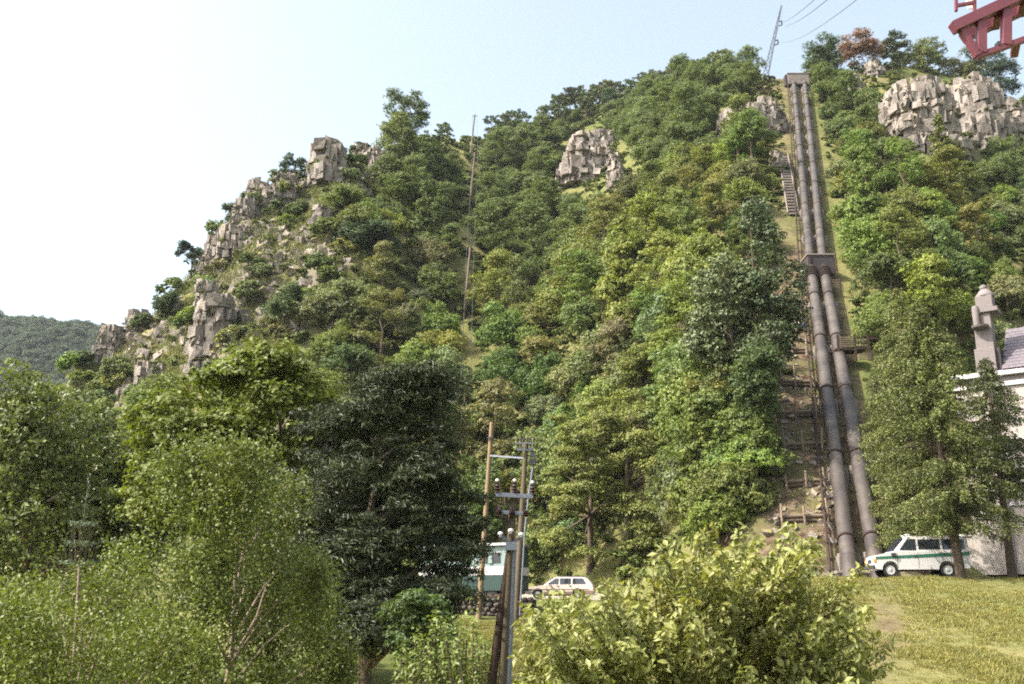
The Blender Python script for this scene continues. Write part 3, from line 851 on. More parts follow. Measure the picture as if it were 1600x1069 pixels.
# ------------------------------------------------------------------ rock outcrops: fractured masses bedded in the slope
LEDGE = []
def crag(name, label, px, py, w, d, h, rz=0.0, seed=1, n=46, lean=0.0, top=0.75, cell=1.1, amp=0.55, sink=0.45, push=0.0, facets=1.0, group='limestone outcrops on the hill'):
    w *= 0.92
    base = hit(px, py)
    # cube-sphere
    g = np.linspace(-1, 1, n); A, B = np.meshgrid(g, g)
    Vs, Fs, n0 = [], [], 0
    for ax_ in range(3):
        for sg in (-1, 1):
            if ax_ == 2 and sg == -1: continue
            p = np.zeros((n, n, 3)); p[..., ax_] = sg; p[..., (ax_ + 1) % 3] = A * (1 if sg > 0 else -1); p[..., (ax_ + 2) % 3] = B
            i = np.arange(n * n).reshape(n, n) + n0; n0 += n * n
            Vs.append(p.reshape(-1, 3)); Fs.append(np.stack([i[:-1, :-1], i[:-1, 1:], i[1:, 1:], i[1:, :-1]], -1).reshape(-1, 4))
    V = np.concatenate(Vs); F = np.concatenate(Fs)
    key = np.round(V * 1e4).astype(np.int64); _, first, inv = np.unique(key, axis=0, return_index=True, return_inverse=True)
    inv = inv.ravel(); V = V[first]; F = inv[F]
    pw = 5.0
    V = V / (np.sum(np.abs(V) ** pw, 1, keepdims=True) ** (1 / pw))
    V = V * (0.9 + 0.2 * vnoise(V[:, 0] * 1.3, V[:, 1] * 1.3, V[:, 2] * 1.3, seed)[:, None])
    tz = (V[:, 2] + 1) / 2
    V[:, :2] *= (1 - (1 - top) * tz[:, None])
    W = V * [w / 2, d / 2, h / 2]; W[:, 0] += lean * tz
    W[:, 2] += h / 2
    nrm = unit(V * [2 / w, 2 / d, 2 / h])
    off = seed * 13.7
    q = (W + off) / [cell, cell, cell * 1.5]
    q = q + 0.25 * np.stack([vnoise(q[:, 0] * .7, q[:, 1] * .7, q[:, 2] * .7, 50 + k) for k in range(3)], 1)
    d1, d2, v, tl = cells(q, seed)
    e1, e2, v2, tl2 = cells(q * 2.3 + 5, seed + 3)
    bed = vnoise(np.zeros(len(W)), np.zeros(len(W)), (W[:, 2] + 0.25 * fbm(W[:, 0] / 2, W[:, 1] / 2, 0, 2)) * 1.5 + off, seed)
    disp = amp * ((v - 0.5) * 0.9 * facets + tl * 1.3 + (v2 - 0.5) * 0.22 + tl2 * 0.45 + bed * 0.3)
    disp = disp + fbm(W[:, 0] / (3.2 * cell), W[:, 1] / (3.2 * cell), W[:, 2] / (3.2 * cell) + off, 3, seed + 5) * amp * 1.3
    W = W + nrm * disp[:, None] * 0.8 - nrm * cell * 0.22
    # jointed blocks bedded over the core
    bc = cell
    cell = cell * 0.52
    rg = np.random.default_rng(seed + 500)
    dipx, dipy = rg.uniform(-.16, .16), rg.uniform(-.12, .12)
    BV, BF = [W], [F]; BT = [np.full(len(F), 0.45)]; n0 = len(W); z = 0.0; prev = 1.0
    corner = np.array([[i_, j_, k_] for i_ in (-1, 1) for j_ in (-1, 1) for k_ in (-1, 1)], float)
    bf = np.array([(0, 1, 3, 2), (4, 6, 7, 5), (0, 4, 5, 1), (2, 3, 7, 6), (0, 2, 6, 4), (1, 5, 7, 3)])
    while z < h * 0.97:
        th = cell * rg.uniform(0.5, 1.7); tzz = min(1, z / h)
        shr = (1 - (1 - top) * tzz) * (1 - 0.25 * max(0, tzz - 0.75) / 0.25) * (1 + 0.14 * rg.uniform(-1, 1)) + 0.0
        a_, b_ = w / 2 * shr * 0.93, d / 2 * shr * 0.93
        nper = max(6, int(math.pi * (a_ + b_) / (cell * 0.95)))
        off_a = rg.uniform(0, 6.28)
        rings = [1.0] if tzz < 0.6 else [1.0, 0.62, 0.28]
        for rr in rings:
            for m in range(max(3, int(nper * rr))):
                an = off_a + 6.283 * m / max(3, int(nper * rr)) + rg.uniform(-.1, .1)
                ca, sa = math.cos(an), math.sin(an)
                q_ = (abs(ca) ** 3.2 + abs(sa) ** 3.2) ** (-1 / 3.2)
                cxx, cyy = ca * q_ * a_ * rr, sa * q_ * b_ * rr
                big = fbm(cxx / (1.9 * bc) + off, cyy / (1.9 * bc), z / (3.2 * bc), 2, seed)
                if rg.random() < 0.22: continue
                push_ = bc * 0.42 * float(big) + cell * rg.uniform(-.45, .15) - cell * 0.3
                yaw = math.atan2(sa / b_, ca / a_) + rg.uniform(-.5, .5)
                dim = np.array([cell * rg.uniform(0.55, 1.0), cell * rg.uniform(0.4, 0.95), th * rg.uniform(0.5, 0.95)])
                cc = corner * dim * (1 + rg.uniform(-.30, .26, (8, 3)))
                cz = math.cos(yaw); sz_ = math.sin(yaw)
                X = cc[:, 0] * cz - cc[:, 1] * sz_ + cxx + ca * push_ + lean * tzz; Y_ = cc[:, 0] * sz_ + cc[:, 1] * cz + cyy + sa * push_
                Z_ = cc[:, 2] + z + X * dipx + Y_ * dipy + rg.uniform(-.2, .2) * th
                BV.append(np.stack([X, Y_, Z_], 1)); BF.append(bf + n0); BT.append(np.full(6, rg.random())); n0 += 8
                if rg.random() < 0.05 and bc > 0.75: LEDGE.append((name, cxx + ca * cell * 0.4, cyy + sa * cell * 0.4, z + th * 0.5))
        z += th
    o = link(name, npmesh(name, np.concatenate(BV), np.concatenate(BF), np.concatenate(BT), mats=[M['rock']], smooth=False))
    o.location = (base.x, base.y + push, base.z - h * sink); o.rotation_euler = (0, 0, rz)
    cr_, sr_ = math.cos(rz), math.sin(rz)
    for q_, (nm_, a1, a2, a3) in enumerate(LEDGE):
        if nm_ is not None and isinstance(nm_, str): LEDGE[q_] = (None, o.location.x + a1 * cr_ - a2 * sr_, o.location.y + a1 * sr_ + a2 * cr_, o.location.z + a3)
    tag(o, label, 'rock outcrop', group)
    return o

crag('rock_pinnacle', 'tall pale rock pinnacle with a pointed top standing on the left ridge', 512, 268, 5.4, 6, 7.0, 0.6, 3, 60, top=0.62, sink=0.36, cell=1.5, amp=0.55)
crag('rock_pinnacle', 'narrow peaked rock forming the highest point of the pinnacle', 497, 232, 2.4, 3, 3.8, 0.3, 4, 30, top=0.5, sink=0.4, cell=1.0, amp=0.3)
crag('rock_outcrop', 'grey shaded rock half hidden below the tree right of the pinnacle', 585, 268, 4.5, 4, 4.4, -0.2, 5, 36, sink=0.35)
crag('rock_outcrop', 'small pale rock peeping out below the lone skyline tree', 563, 240, 2.6, 2.5, 2.2, 0.5, 6, 24, sink=0.3, cell=0.8, amp=0.35)
crag('rock_outcrop', 'square block of rock below the pale pinnacle among shrubs', 503, 352, 3.0, 3, 2.7, 0.3, 7, 30, sink=0.3, cell=0.9, amp=0.35)
crag('rock_outcrop', 'rounded grey knob at the top of the stepped crags on the skyline', 398, 305, 3.4, 3.5, 3.6, 0.2, 8, 34, sink=0.35, top=0.6, cell=1.0)
crag('rock_outcrop', 'upper broken slab of the stepped crags running down the left skyline', 425, 322, 5.2, 4, 3.8, 0.7, 9, 44, sink=0.4, top=0.7, cell=0.9)
crag('rock_outcrop', 'shaded split crag just under the upper slab of the left skyline', 448, 305, 3.4, 3, 4.0, 0.2, 10, 36, sink=0.4, top=0.7, cell=0.8)
crag('rock_outcrop', 'lighter jagged crag in the middle of the left skyline steps', 385, 342, 4.2, 3.4, 3.8, 0.5, 12, 40, sink=0.4, top=0.6, cell=0.8)
crag('rock_outcrop', 'broad bluish crag with a flat top above the left shrubs', 365, 388, 5.6, 4, 4.4, 0.1, 13, 46, sink=0.4, top=0.8, cell=1.0)
crag('rock_outcrop', 'pale stub of rock at the lower end of the skyline crags', 335, 395, 2.2, 3, 3.2, 0.5, 14, 28, sink=0.4, top=0.7, cell=0.8)
crag('rock_outcrop', 'small pale boulder below the skyline crags', 318, 428, 1.9, 2, 1.9, 0.5, 15, 22, sink=0.35, top=0.7, cell=0.7, amp=0.3)
crag('rock_outcrop', 'top block of the tall square crag low on the left ridge', 328, 468, 3.3, 3, 3.3, 0.4, 16, 34, sink=0.4, top=0.75, cell=0.8)
crag('rock_outcrop', 'tall square crag with a shaded flat face low on the left ridge', 332, 545, 5.6, 5, 8.6, 0.25, 17, 60, sink=0.36, top=0.72, cell=1.1)
crag('rock_outcrop', 'dark overhanging rock knob at the foot of the left ridge', 176, 522, 2.9, 3, 4.0, 0.1, 18, 36, sink=0.33, top=0.95, cell=0.8, amp=0.35)
crag('rock_outcrop', 'layered grey crag between the dark knob and the ridge shrubs', 218, 505, 3.6, 3, 3.4, 0.4, 19, 34, sink=0.4, top=0.7, cell=0.8)
crag('rock_outcrop', 'small broken crag on the left skyline above the layered crag', 228, 480, 2.0, 2.4, 2.6, 0.4, 20, 26, sink=0.4, top=0.7, cell=0.7)
crag('rock_outcrop', 'low ledge of pale rock left of the dark knob', 155, 545, 2.4, 2, 2.6, 0.4, 21, 26, sink=0.45, top=0.8, cell=0.7, amp=0.35)
crag('rock_outcrop', 'bluish ledge of rock under a grass cap at the foot of the left ridge', 240, 592, 3.6, 2.5, 2.2, 0.1, 22, 30, sink=0.35, top=0.85, cell=0.8, amp=0.35)
crag('rock_outcrop', 'small grey ledge below the bluish ledge on the lower left slope', 190, 628, 2.0, 2, 2.0, 0.3, 23, 22, sink=0.35, top=0.8, cell=0.7, amp=0.3)
crag('rock_outcrop', 'round-topped outcrop with a grassy cap in the middle of the wood', 925, 266, 11.0, 8, 8.5, 0.15, 24, 76, sink=0.36, top=0.62, cell=1.6, amp=0.7)
crag('rock_outcrop', 'small rock crown on top of the round-topped outcrop', 938, 226, 6.5, 4, 4.4, 0.1, 25, 40, sink=0.4, top=0.6, cell=1.1, amp=0.45)
crag('rock_outcrop', 'narrow cream rock rib dropping from the round-topped outcrop', 962, 292, 2.4, 3, 7.4, 0.3, 26, 40, sink=0.36, top=0.8, cell=1.0, amp=0.4)
crag('rock_outcrop', 'pale knob of rock below the mast to the left', 1075, 176, 3.0, 3, 4.0, 0.3, 27, 26, sink=0.35, top=0.7, cell=0.9, amp=0.35)
crag('rock_outcrop', 'pale rock band below the mast at the left of the pipes', 1160, 205, 8.0, 5, 5.6, 0.1, 28, 50, sink=0.42, top=0.75, cell=1.2)
crag('rock_outcrop', 'rugged rock step beside the top of the pipes', 1200, 202, 6.0, 5, 6.4, 0.4, 29, 50, sink=0.42, top=0.7, cell=1.1)
crag('rock_cliff', 'left half of the big pale cliff facing the pipes', 1436, 210, 11.8, 9, 11.5, 0.15, 30, 90, sink=0.42, top=0.78, cell=1.5, amp=0.8)
crag('rock_cliff', 'brighter bulging right half of the big pale cliff', 1522, 204, 9.5, 9, 12.5, 0.5, 31, 90, sink=0.40, top=0.75, cell=1.7, amp=0.75)
crag('rock_cliff', 'low shoulder of pale rock at the right end of the big cliff', 1583, 205, 5.5, 6, 7.0, 0.3, 32, 50, sink=0.42, top=0.8, cell=1.2)
crag('rock_outcrop', 'pale boulder on the wooded brow right of the pipes', 1365, 118, 3.4, 3, 3.8, 0.3, 33, 28, sink=0.35, top=0.7, cell=0.9, amp=0.35)
crag('rock_outcrop', 'pale boulder lower on the brow right of the pipes', 1335, 138, 3.2, 3, 3.6, 0.5, 34, 28, sink=0.35, top=0.7, cell=0.9, amp=0.35)
crag('rock_outcrop', 'light rock patch in the grassy gap of the left slope', 525, 505, 2.6, 2, 2.0, 0.5, 35, 24, sink=0.45, top=0.7, cell=0.7, amp=0.35)
crag('rock_outcrop', 'bare pale rock beside the stone steps', 1212, 262, 2.4, 2, 3.2, 0.5, 36, 24, sink=0.42, top=0.7, cell=0.8, amp=0.35)

L_ = np.array([l[1:] for l in LEDGE]); k = len(L_); s_ = RNG.uniform(0.25, 0.62, k)
gn_scatter('ledge_shrubbery', [bush_mesh(330 + i) for i in range(3)], L_, np.stack([np.zeros(k), np.zeros(k), RNG.uniform(0, 6.28, k)], 1), np.stack([s_, s_, s_ * RNG.uniform(.5, 1, k)], 1), RNG.integers(0, 3, k), (0.125, 0.145, 0.048), 'small plants and grass rooted on the ledges of the crags')
# ------------------------------------------------------------------ trees of the foreground and the roadside
def ground(x, y): return float(height(np.array([x]), np.array([y]))[0])
def stand(px, Y):
    u, _ = ut(px, 900); x = u * Y
    return Vector((x, Y, ground(x, Y)))
def top_z(px, py, Y, base): return P(px, py, Y).z - base.z

def crown_from(px_list, Y, base, spread=1.0):
    """clump centres at chosen places of the crown, spread out in depth; radii in metres"""
    C, Rd = [], []
    for px, py, r in px_list:
        p = P(px, py, Y + random.uniform(-1, 1) * spread)
        C.append((p.x - base.x, p.y - base.y, p.z - base.z)); Rd.append(r)
    return np.array(C), np.array(Rd)

def fill_shape(poly, n, r, seed, Y, base, spread, bias=0.0):
    """clumps all through a crown of this outline; depth spread follows its width"""
    rg = random.Random(seed); xs = [p[0] for p in poly]; ys = [p[1] for p in poly]; out = []
    x0, x1 = min(xs), max(xs); cx = sum(xs) / len(xs)
    while len(out) < n:
        px, py = rg.uniform(x0, x1), rg.uniform(min(ys), max(ys))
        if not inpoly(px, py, poly): continue
        edge = abs(px - cx) / max(1, (x1 - x0) / 2)
        dep = spread * math.sqrt(max(0.05, 1 - edge * edge)) * rg.choice([-1, 1]) * rg.uniform(0.35, 1) ** 0.6
        p = P(px, py, Y)
        out.append((p.x - base.x, dep, p.z - base.z, r * rg.uniform(0.6, 1.3)))
    a = np.array(out)
    return a[:, :3], a[:, 3]

def big_tree(name, label, base, C, Rd, color, mat, size, per, sub=10, flat=0.7, trunk_h=None, r0=0.2, bark='bark', limbs=14, lean=(0, 0), group=None, seed=1, **kw):
    V, F, T = blob_leaves(C, Rd, per, sub=sub, size=size, flat=flat, **kw)
    cm = npmesh('crown', V, F, T, [mat])
    H = trunk_h or float(C[:, 2].max()) * 0.9
    o_ = np.argsort(-Rd)[:limbs]
    tr = trunk_mesh('trunk', H, r0, [tuple(C[i]) for i in o_], M[bark], lean=lean, seed=seed, z0=-0.3, sides=10, wob=0.015)
    return plant(name, base, cm, tr, label, 'tree', color, group)

# pale leafy poplars at the left edge
b = stand(40, 36)
C, R = fill_shape([(-80, 680), (-30, 640), (50, 615), (110, 635), (145, 680), (165, 740), (150, 850), (60, 900), (-80, 900)], 95, 0.85, 1, 36, b, 2.8)
big_tree('poplar_tree', 'tall poplar with pale silvery leaves at the left edge', b, C, R, (0.11, 0.135, 0.045), M['gloss_leaf'], 0.17, 42, 12, 1.1, up=0.2, limbs=20, jitter=0.8)
b = stand(190, 39)
C, R = fill_shape([(120, 720), (150, 680), (200, 685), (240, 720), (270, 800), (230, 900), (120, 900)], 50, 0.85, 2, 39, b, 2.2)
big_tree('poplar_tree', 'lower dusty green poplar between the silvery one and the maple', b, C, R, (0.085, 0.115, 0.045), M['gloss_leaf'], 0.17, 36, 12, 1.1, limbs=12, jitter=0.8)

# broad yellow-green maple
b = stand(420, 34)
C, R = fill_shape([(235, 790), (235, 710), (275, 650), (340, 600), (410, 568), (475, 590), (530, 600), (565, 650), (590, 720), (540, 800), (420, 860), (280, 850)], 130, 0.95, 3, 34, b, 3.8)
big_tree('maple_tree', 'broad yellow-green maple behind the birch', b, C, R, (0.105, 0.13, 0.024), M['leaf'], 0.19, 44, 12, 0.6, up=0.9, limbs=24, r0=0.35)

# dark pine
b = stand(575, 27)
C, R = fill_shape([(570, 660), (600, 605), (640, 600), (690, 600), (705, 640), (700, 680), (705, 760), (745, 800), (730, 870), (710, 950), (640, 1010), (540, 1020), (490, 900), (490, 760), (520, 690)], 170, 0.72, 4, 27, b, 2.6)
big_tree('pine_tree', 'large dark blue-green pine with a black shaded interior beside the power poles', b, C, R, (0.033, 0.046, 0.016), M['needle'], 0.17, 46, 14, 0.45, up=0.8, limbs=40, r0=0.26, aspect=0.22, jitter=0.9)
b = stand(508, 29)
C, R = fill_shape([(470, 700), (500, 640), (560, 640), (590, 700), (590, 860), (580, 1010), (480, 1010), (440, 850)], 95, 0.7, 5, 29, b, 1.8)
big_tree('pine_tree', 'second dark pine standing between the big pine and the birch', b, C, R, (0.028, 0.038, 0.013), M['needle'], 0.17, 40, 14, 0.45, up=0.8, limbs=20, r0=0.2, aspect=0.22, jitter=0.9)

# birches: hanging strings of small leaves
def birch(label, base, tips, Y, spread, n_str, size, color, seed, length=(0.5, 1.5), h=None, r0=0.10, lean=(0, 0), bark='pale_bark'):
    rg = np.random.default_rng(seed)
    C, Rd = fill_shape(tips, 40, 0.5, seed, Y, base, spread)
    P_, N_, T_ = [], [], []
    for i in range(n_str):
        c = C[rg.integers(len(C))] + rg.normal(size=3) * [0.2, 0.2, 0.14]
        L = rg.uniform(*length); k = int(L / 0.035)
        f = np.linspace(0, 1, k); a = rg.uniform(0, 6.283); arch = 0.22 * np.sin(f * 1.6)
        pts = c + np.stack([np.cos(a) * arch, np.sin(a) * arch, 0.12 * np.sin(f * 3.14) - L * f ** 1.4], 1) + rg.normal(size=(k, 3)) * 0.045
        P_.append(pts); N_.append(rg.normal(size=(k, 3)) + [0, 0, 0.4]); T_.append(np.clip(rg.uniform(-0.2, 0.65) + rg.random(k) * 0.4, 0, 1))
    V, F, T = leaves(np.concatenate(P_), np.concatenate(N_), size, 0.7, 0.45, 0.5, np.concatenate(T_))
    cm = npmesh('crown', V, F, T, [M['gloss_leaf']])
    tr = trunk_mesh('trunk', h or float(C[:, 2].max()), r0, [tuple(c) for c in C[:26]], M[bark], lean=lean, seed=seed, z0=-0.3, sides=9, wob=0.01, limb_from=0.25)
    return plant('birch_tree', base, cm, tr, label, 'tree', color)

b = stand(330, 16)
birch('drooping birch with a slender tawny stem right of the young fir', b, [(330, 720), (380, 695), (430, 710), (480, 770), (510, 860), (520, 960), (500, 1100), (180, 1100), (200, 960), (240, 860), (290, 790)], 16, 1.6, 2900, 0.056, (0.105, 0.13, 0.032), 11, (0.5, 1.4), lean=(0.55, 0))
b = stand(130, 12)
birch('bushy birch filling the bottom left corner', b, [(-60, 930), (10, 900), (90, 880), (170, 880), (250, 900), (300, 960), (330, 1040), (320, 1130), (-60, 1130)], 12, 1.2, 2500, 0.043, (0.115, 0.14, 0.028), 12, (0.25, 0.7))

# young fir with a straight leader
b = stand(122, 19)
def fir(base, H, R, n_w, label, color, name='fir_tree', seed=5):
    rg = random.Random(seed); PP, NN = [], []; limbs = []
    for k in range(n_w):
        f = k / n_w; z = H * (0.12 + 0.86 * f); r = R * (1 - f) ** 0.8 + 0.08
        for j in range(7):
            a = 6.283 * (j + rg.random() * 0.5) / 7; tip = Vector((math.cos(a) * r, math.sin(a) * r, z + r * 0.22))
            limbs.append(tip); m = max(6, int(r / 0.03))
            for q in range(m):
                g = (q + 1) / m; c = Vector((0, 0, z)).lerp(tip, g); w = 0.10 * (1.3 - g) + 0.03
                for e in range(5):
                    PP.append((c.x + rg.uniform(-w, w), c.y + rg.uniform(-w, w), c.z + rg.uniform(-.02, .03))); NN.append((0, 0, 1))
    for q in range(60): PP.append((rg.uniform(-.03, .03), rg.uniform(-.03, .03), H * (0.9 + 0.14 * q / 60))); NN.append((rg.uniform(-1, 1), rg.uniform(-1, 1), 0.4))
    V, F, T = leaves(np.array(PP), np.array(NN, float), 0.085, 0.25, None, 0.8)
    cm = npmesh('crown', V, F, T, [M['needle']])
    tr = trunk_mesh('trunk', H * 1.03, 0.05, [tuple(l) for l in limbs], M['bark'], seed=seed, z0=-0.2, wob=0.0, limb_from=0.1)
    return plant(name, base, cm, tr, label, 'tree', color)
fir(b, top_z(122, 775, 19, b), 1.35, 20, 'young pale blue-green fir with a bare upright leader in front of the poplars', (0.10, 0.135, 0.085))

# small dark-leaved bush below the pine and the sapling clump in front of it
b = stand(655, 19)
C, R = fill_shape([(615, 960), (630, 935), (665, 928), (695, 945), (705, 985), (690, 1020), (620, 1020)], 22, 0.24, 21, 19, b, 0.5)
big_tree('bush', 'small leafy bush in the shade under the big pine', b, C, R, (0.075, 0.115, 0.04), M['leaf'], 0.085, 34, 9, 0.8, r0=0.03, limbs=12)['category'] = 'bush'

for px, Y, r_, lab, sd in [(500, 41, 2.3, 'dark bush added as shade left of the pine trunk', 91), (570, 38, 2.0, 'low dark bush added as shade at the foot of the big pine', 92), (440, 40, 2.4, 'dark bush added as shade behind the birch', 93), (635, 43, 2.0, 'small dark bush added as shade between pine and saplings', 94)]:  # dark bushes added to blacken the shaded ground under the trees
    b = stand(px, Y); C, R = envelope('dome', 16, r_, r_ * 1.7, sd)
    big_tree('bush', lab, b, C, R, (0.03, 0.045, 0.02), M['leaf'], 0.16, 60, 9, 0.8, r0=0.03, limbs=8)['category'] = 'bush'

def shoots(name, label, base, tips, leaf, color, per_m=34, droop=0.25, r=0.008, seed=3, spread=0.12, aspect=0.5, cat='bush'):
    """upright leafy stems: each starts near the foot and ends at its own tip"""
    rg = random.Random(seed); PP, NN, TT = [], [], []; mb = MB()
    for (fx, fy, fz), (tx, ty, tz) in tips:
        a = Vector((fx, fy, fz)); c = Vector((tx, ty, tz)); L = (c - a).length
        mid = a.lerp(c, 0.5) + Vector((rg.uniform(-.08, .08), rg.uniform(-.08, .08), 0)) * L
        pts = [a, a.lerp(mid, 0.5) * 0.5 + a.lerp(mid, 0.5) * 0.5, mid, mid.lerp(c, 0.6), c]
        mb.tube(pts, [r * (1.6 + L * 0.8) * (1 - 0.85 * i / 4) for i in range(5)], 5, False)
        n = int(L * per_m); tb = rg.uniform(0, 0.5)
        for q in range(n):
            f = 0.12 + 0.9 * q / n; p = (a.lerp(mid, f * 2) if f < 0.5 else mid.lerp(c, f * 2 - 1))
            ang = q * 2.4; w = spread * (1.15 - 0.6 * f)
            PP.append((p.x + math.cos(ang) * w * rg.uniform(0.5, 1.2), p.y + math.sin(ang) * w * rg.uniform(0.5, 1.2), p.z + rg.uniform(-.04, .04)))
            NN.append((math.cos(ang) * 0.6, math.sin(ang) * 0.6, 0.9)); TT.append(min(1, tb + rg.random() * 0.5 + 0.25 * f))
    V, F, T = leaves(np.array(PP), np.array(NN), leaf, aspect, droop, 0.5, np.array(TT))
    cm = npmesh('crown', V, F, T, [M['gloss_leaf']])
    return plant(name, base, cm, mb.mesh('branches', M['bark'], True), label, cat, color)

b = stand(690, 12.5); tips = []; rg = random.Random(8)
for px, py in [(622, 1022), (640, 1018), (655, 985), (664, 1000), (676, 970), (683, 985), (692, 975), (700, 978), (712, 980), (718, 975), (728, 990), (734, 975), (745, 1000), (752, 998), (762, 1012), (640, 1050), (668, 1020), (700, 1010), (725, 1020), (715, 1045), (690, 1030), (650, 1030), (675, 1045), (740, 1035)] * 2:
    dY = rg.uniform(-.5, .5); t_ = P(px + rg.uniform(-6, 6), py + rg.uniform(-3, 12), 12.5 + dY)
    f_ = P(690 + (px - 690) * 0.55, 1150, 12.5 + dY * 0.6)
    tips.append(((f_.x - b.x, f_.y - b.y, min(f_.z - b.z, 0.6)), (t_.x - b.x, t_.y - b.y, t_.z - b.z)))
shoots('sapling', 'clump of upright light green shoots at the bottom left of the nearest pole', b, tips, 0.07, (0.10, 0.13, 0.034), 60, 0.1, 0.006, spread=0.10)

# cherry tree with large drooping leaves
b = stand(1090, 12.5); tips = []; rg = random.Random(9)
OUT = [(822, 945), (835, 985), (850, 930), (870, 925), (905, 925), (940, 905), (985, 885), (960, 935), (1020, 900), (1060, 870), (1052, 840), (1095, 835), (1110, 820), (1160, 823), (1150, 850), (1185, 845), (1235, 818), (1255, 850), (1275, 845),
       (1300, 905), (1345, 885), (1360, 955), (1340, 1000), (1365, 990), (1000, 930), (1120, 870), (1080, 900), (1200, 880), (1150, 905), (1230, 900), (1270, 930), (1310, 960), (900, 965), (960, 980), (1030, 960), (1090, 960), (1150, 970), (1210, 960), (1260, 985),
       (850, 1010), (910, 1020), (980, 1030), (1050, 1020), (1120, 1030), (1180, 1020), (1250, 1040), (1310, 1030), (1350, 1050), (830, 1045), (880, 1060), (1000, 1070), (1100, 1080), (1200, 1080), (1290, 1080)]
for rep in range(6):
    for px, py in OUT:
        j = 0 if rep == 0 else 1
        dY = rg.uniform(-1.7, 1.7) * (0.5 if rep == 0 else 1); t_ = P(px + j * rg.uniform(-30, 30), py + j * rg.uniform(8, 80), 12.5 + dY)
        f_ = P(1090 + (px - 1090) * 0.62, py + 130, 12.5 + dY * 0.45)
        tips.append(((f_.x - b.x, f_.y - b.y, f_.z - b.z), (t_.x - b.x, t_.y - b.y, t_.z - b.z)))
ch = shoots('cherry_tree', 'big cherry tree with drooping yellow-green leaves filling the bottom centre right', b, tips, 0.115, (0.15, 0.16, 0.050), 95, 0.6, 0.006, spread=0.15, aspect=0.5, cat='tree')
C = np.array([t[0] for t in tips]); C = C[RNG.permutation(len(C))[:70]]
link('trunk', trunk_mesh('trunk', 3.0, 0.13, [tuple(c) for c in C], M['bark'], z0=-0.3, seed=4, sides=10, limb_from=0.15), ch)

# twin feathery roadside trees (false acacias) with flat layered sprays
def locust(label, px0, top, Y, poly, seed, n, lean):
    b = stand(px0, Y)
    C, R = fill_shape(poly, n, 1.0, seed, Y, b, 3.0)
    return big_tree('acacia_tree', label, b, C, R, (0.150, 0.170, 0.048), M['leaf'], 0.19, 64, 10, 0.42, up=0.9, limbs=26, r0=0.24, trunk_h=top_z(px0, top, Y, b), lean=lean, seed=seed, jitter=0.5, subr=0.42)
locust('left one of the twin feathery trees behind the estate car, forked dark trunk', 922, 640, 69.5, [(830, 730), (870, 640), (930, 600), (975, 620), (970, 720), (960, 840), (900, 880), (845, 850)], 31, 46, (0.6, 0))
locust('right one of the twin feathery trees, dark limbs reaching out near its top', 985, 620, 68.5, [(960, 640), (1000, 600), (1060, 620), (1080, 680), (1060, 770), (1050, 850), (985, 880), (955, 780)], 32, 44, (0.2, 0))
for px, Y, poly, col, lab, sd in [
    (1095, 71, [(1060, 700), (1110, 650), (1170, 640), (1205, 720), (1190, 800), (1120, 850), (1060, 820)], (0.13, 0.155, 0.05), 'round mid green tree at the road between the twin trees and the cutting', 41),
    (1170, 66, [(1120, 780), (1160, 740), (1215, 770), (1225, 830), (1180, 880), (1120, 870)], (0.11, 0.14, 0.055), 'low grey-green tree at the foot of the cutting', 42),
    (870, 79, [(820, 790), (850, 740), (900, 760), (910, 860), (830, 880)], (0.10, 0.135, 0.04), 'small green tree behind the site hut and the poles', 43),
    (790, 80, [(705, 800), (720, 720), (770, 700), (830, 730), (840, 820), (800, 860), (710, 850)], (0.095, 0.135, 0.045), 'leafy tree rising behind the roof of the site hut', 44),
    (1050, 78, [(1010, 840), (1040, 790), (1090, 800), (1110, 880), (1020, 900)], (0.07, 0.10, 0.045), 'dark bush-like tree right of the twin trunks', 45)]:
    b = stand(px, Y); C, R = fill_shape(poly, 30, 1.0, sd, Y, b, 2.4)
    big_tree('roadside_tree', lab, b, C, R, col, M['leaf'], 0.23, 46, 10, 0.7, r0=0.18, seed=sd)

for i, (px, Y) in enumerate([(838, 71), (880, 72), (925, 70.5), (962, 71), (1003, 70), (1045, 69), (1080, 66), (1112, 63), (1145, 62), (1180, 59), (1208, 57)]):
    b = stand(px, Y + 1.5); r_ = random.uniform(0.8, 1.3)
    o = link('roadside_bush', SHRUB[i % 5]); o.location = b - Vector((0, 0, 0.1)); o.scale = (r_, r_, r_ * random.uniform(1.0, 1.5)); o.rotation_euler.z = i
    tone = ('mid green', 'dark green', 'light green')[i % 3]; o.color = (*TONES[tone], 1)
    tag(o, where(px, 880, f"{tone} roadside bush"), 'bush', 'bushes along the back of the road')

# tall dark trees left of the pipes
for px, py0, Y, poly, col, lab, sd, kind in [
    (1195, 700, None, [(1170, 340), (1190, 300), (1215, 330), (1238, 420), (1245, 520), (1205, 600), (1160, 620), (1150, 520), (1155, 420)], (0.060, 0.085, 0.032), 'tall dark tree directly left of the middle pipe anchor', 51, 'needle'),
    (1150, 700, None, [(1085, 470), (1120, 400), (1160, 430), (1170, 540), (1150, 600), (1090, 590)], (0.095, 0.12, 0.048), 'soft grey-green conifer left of the tall dark tree', 52, 'needle'),
    (1180, 735, None, [(1150, 600), (1175, 550), (1195, 570), (1205, 640), (1185, 690), (1150, 680)], (0.060, 0.09, 0.03), 'dark thin-stemmed tree at the edge of the cutting', 53, 'leaf')]:
    h_ = hit(px, py0); Y = h_.y; C, R = fill_shape(poly, 52 if sd == 51 else 30, 0.85, sd, Y, h_, 1.9)
    big_tree('dark_tree', lab, h_, C, R, col, M[kind], 0.2, 46, 10, 0.9, r0=0.2, seed=sd, limbs=20)

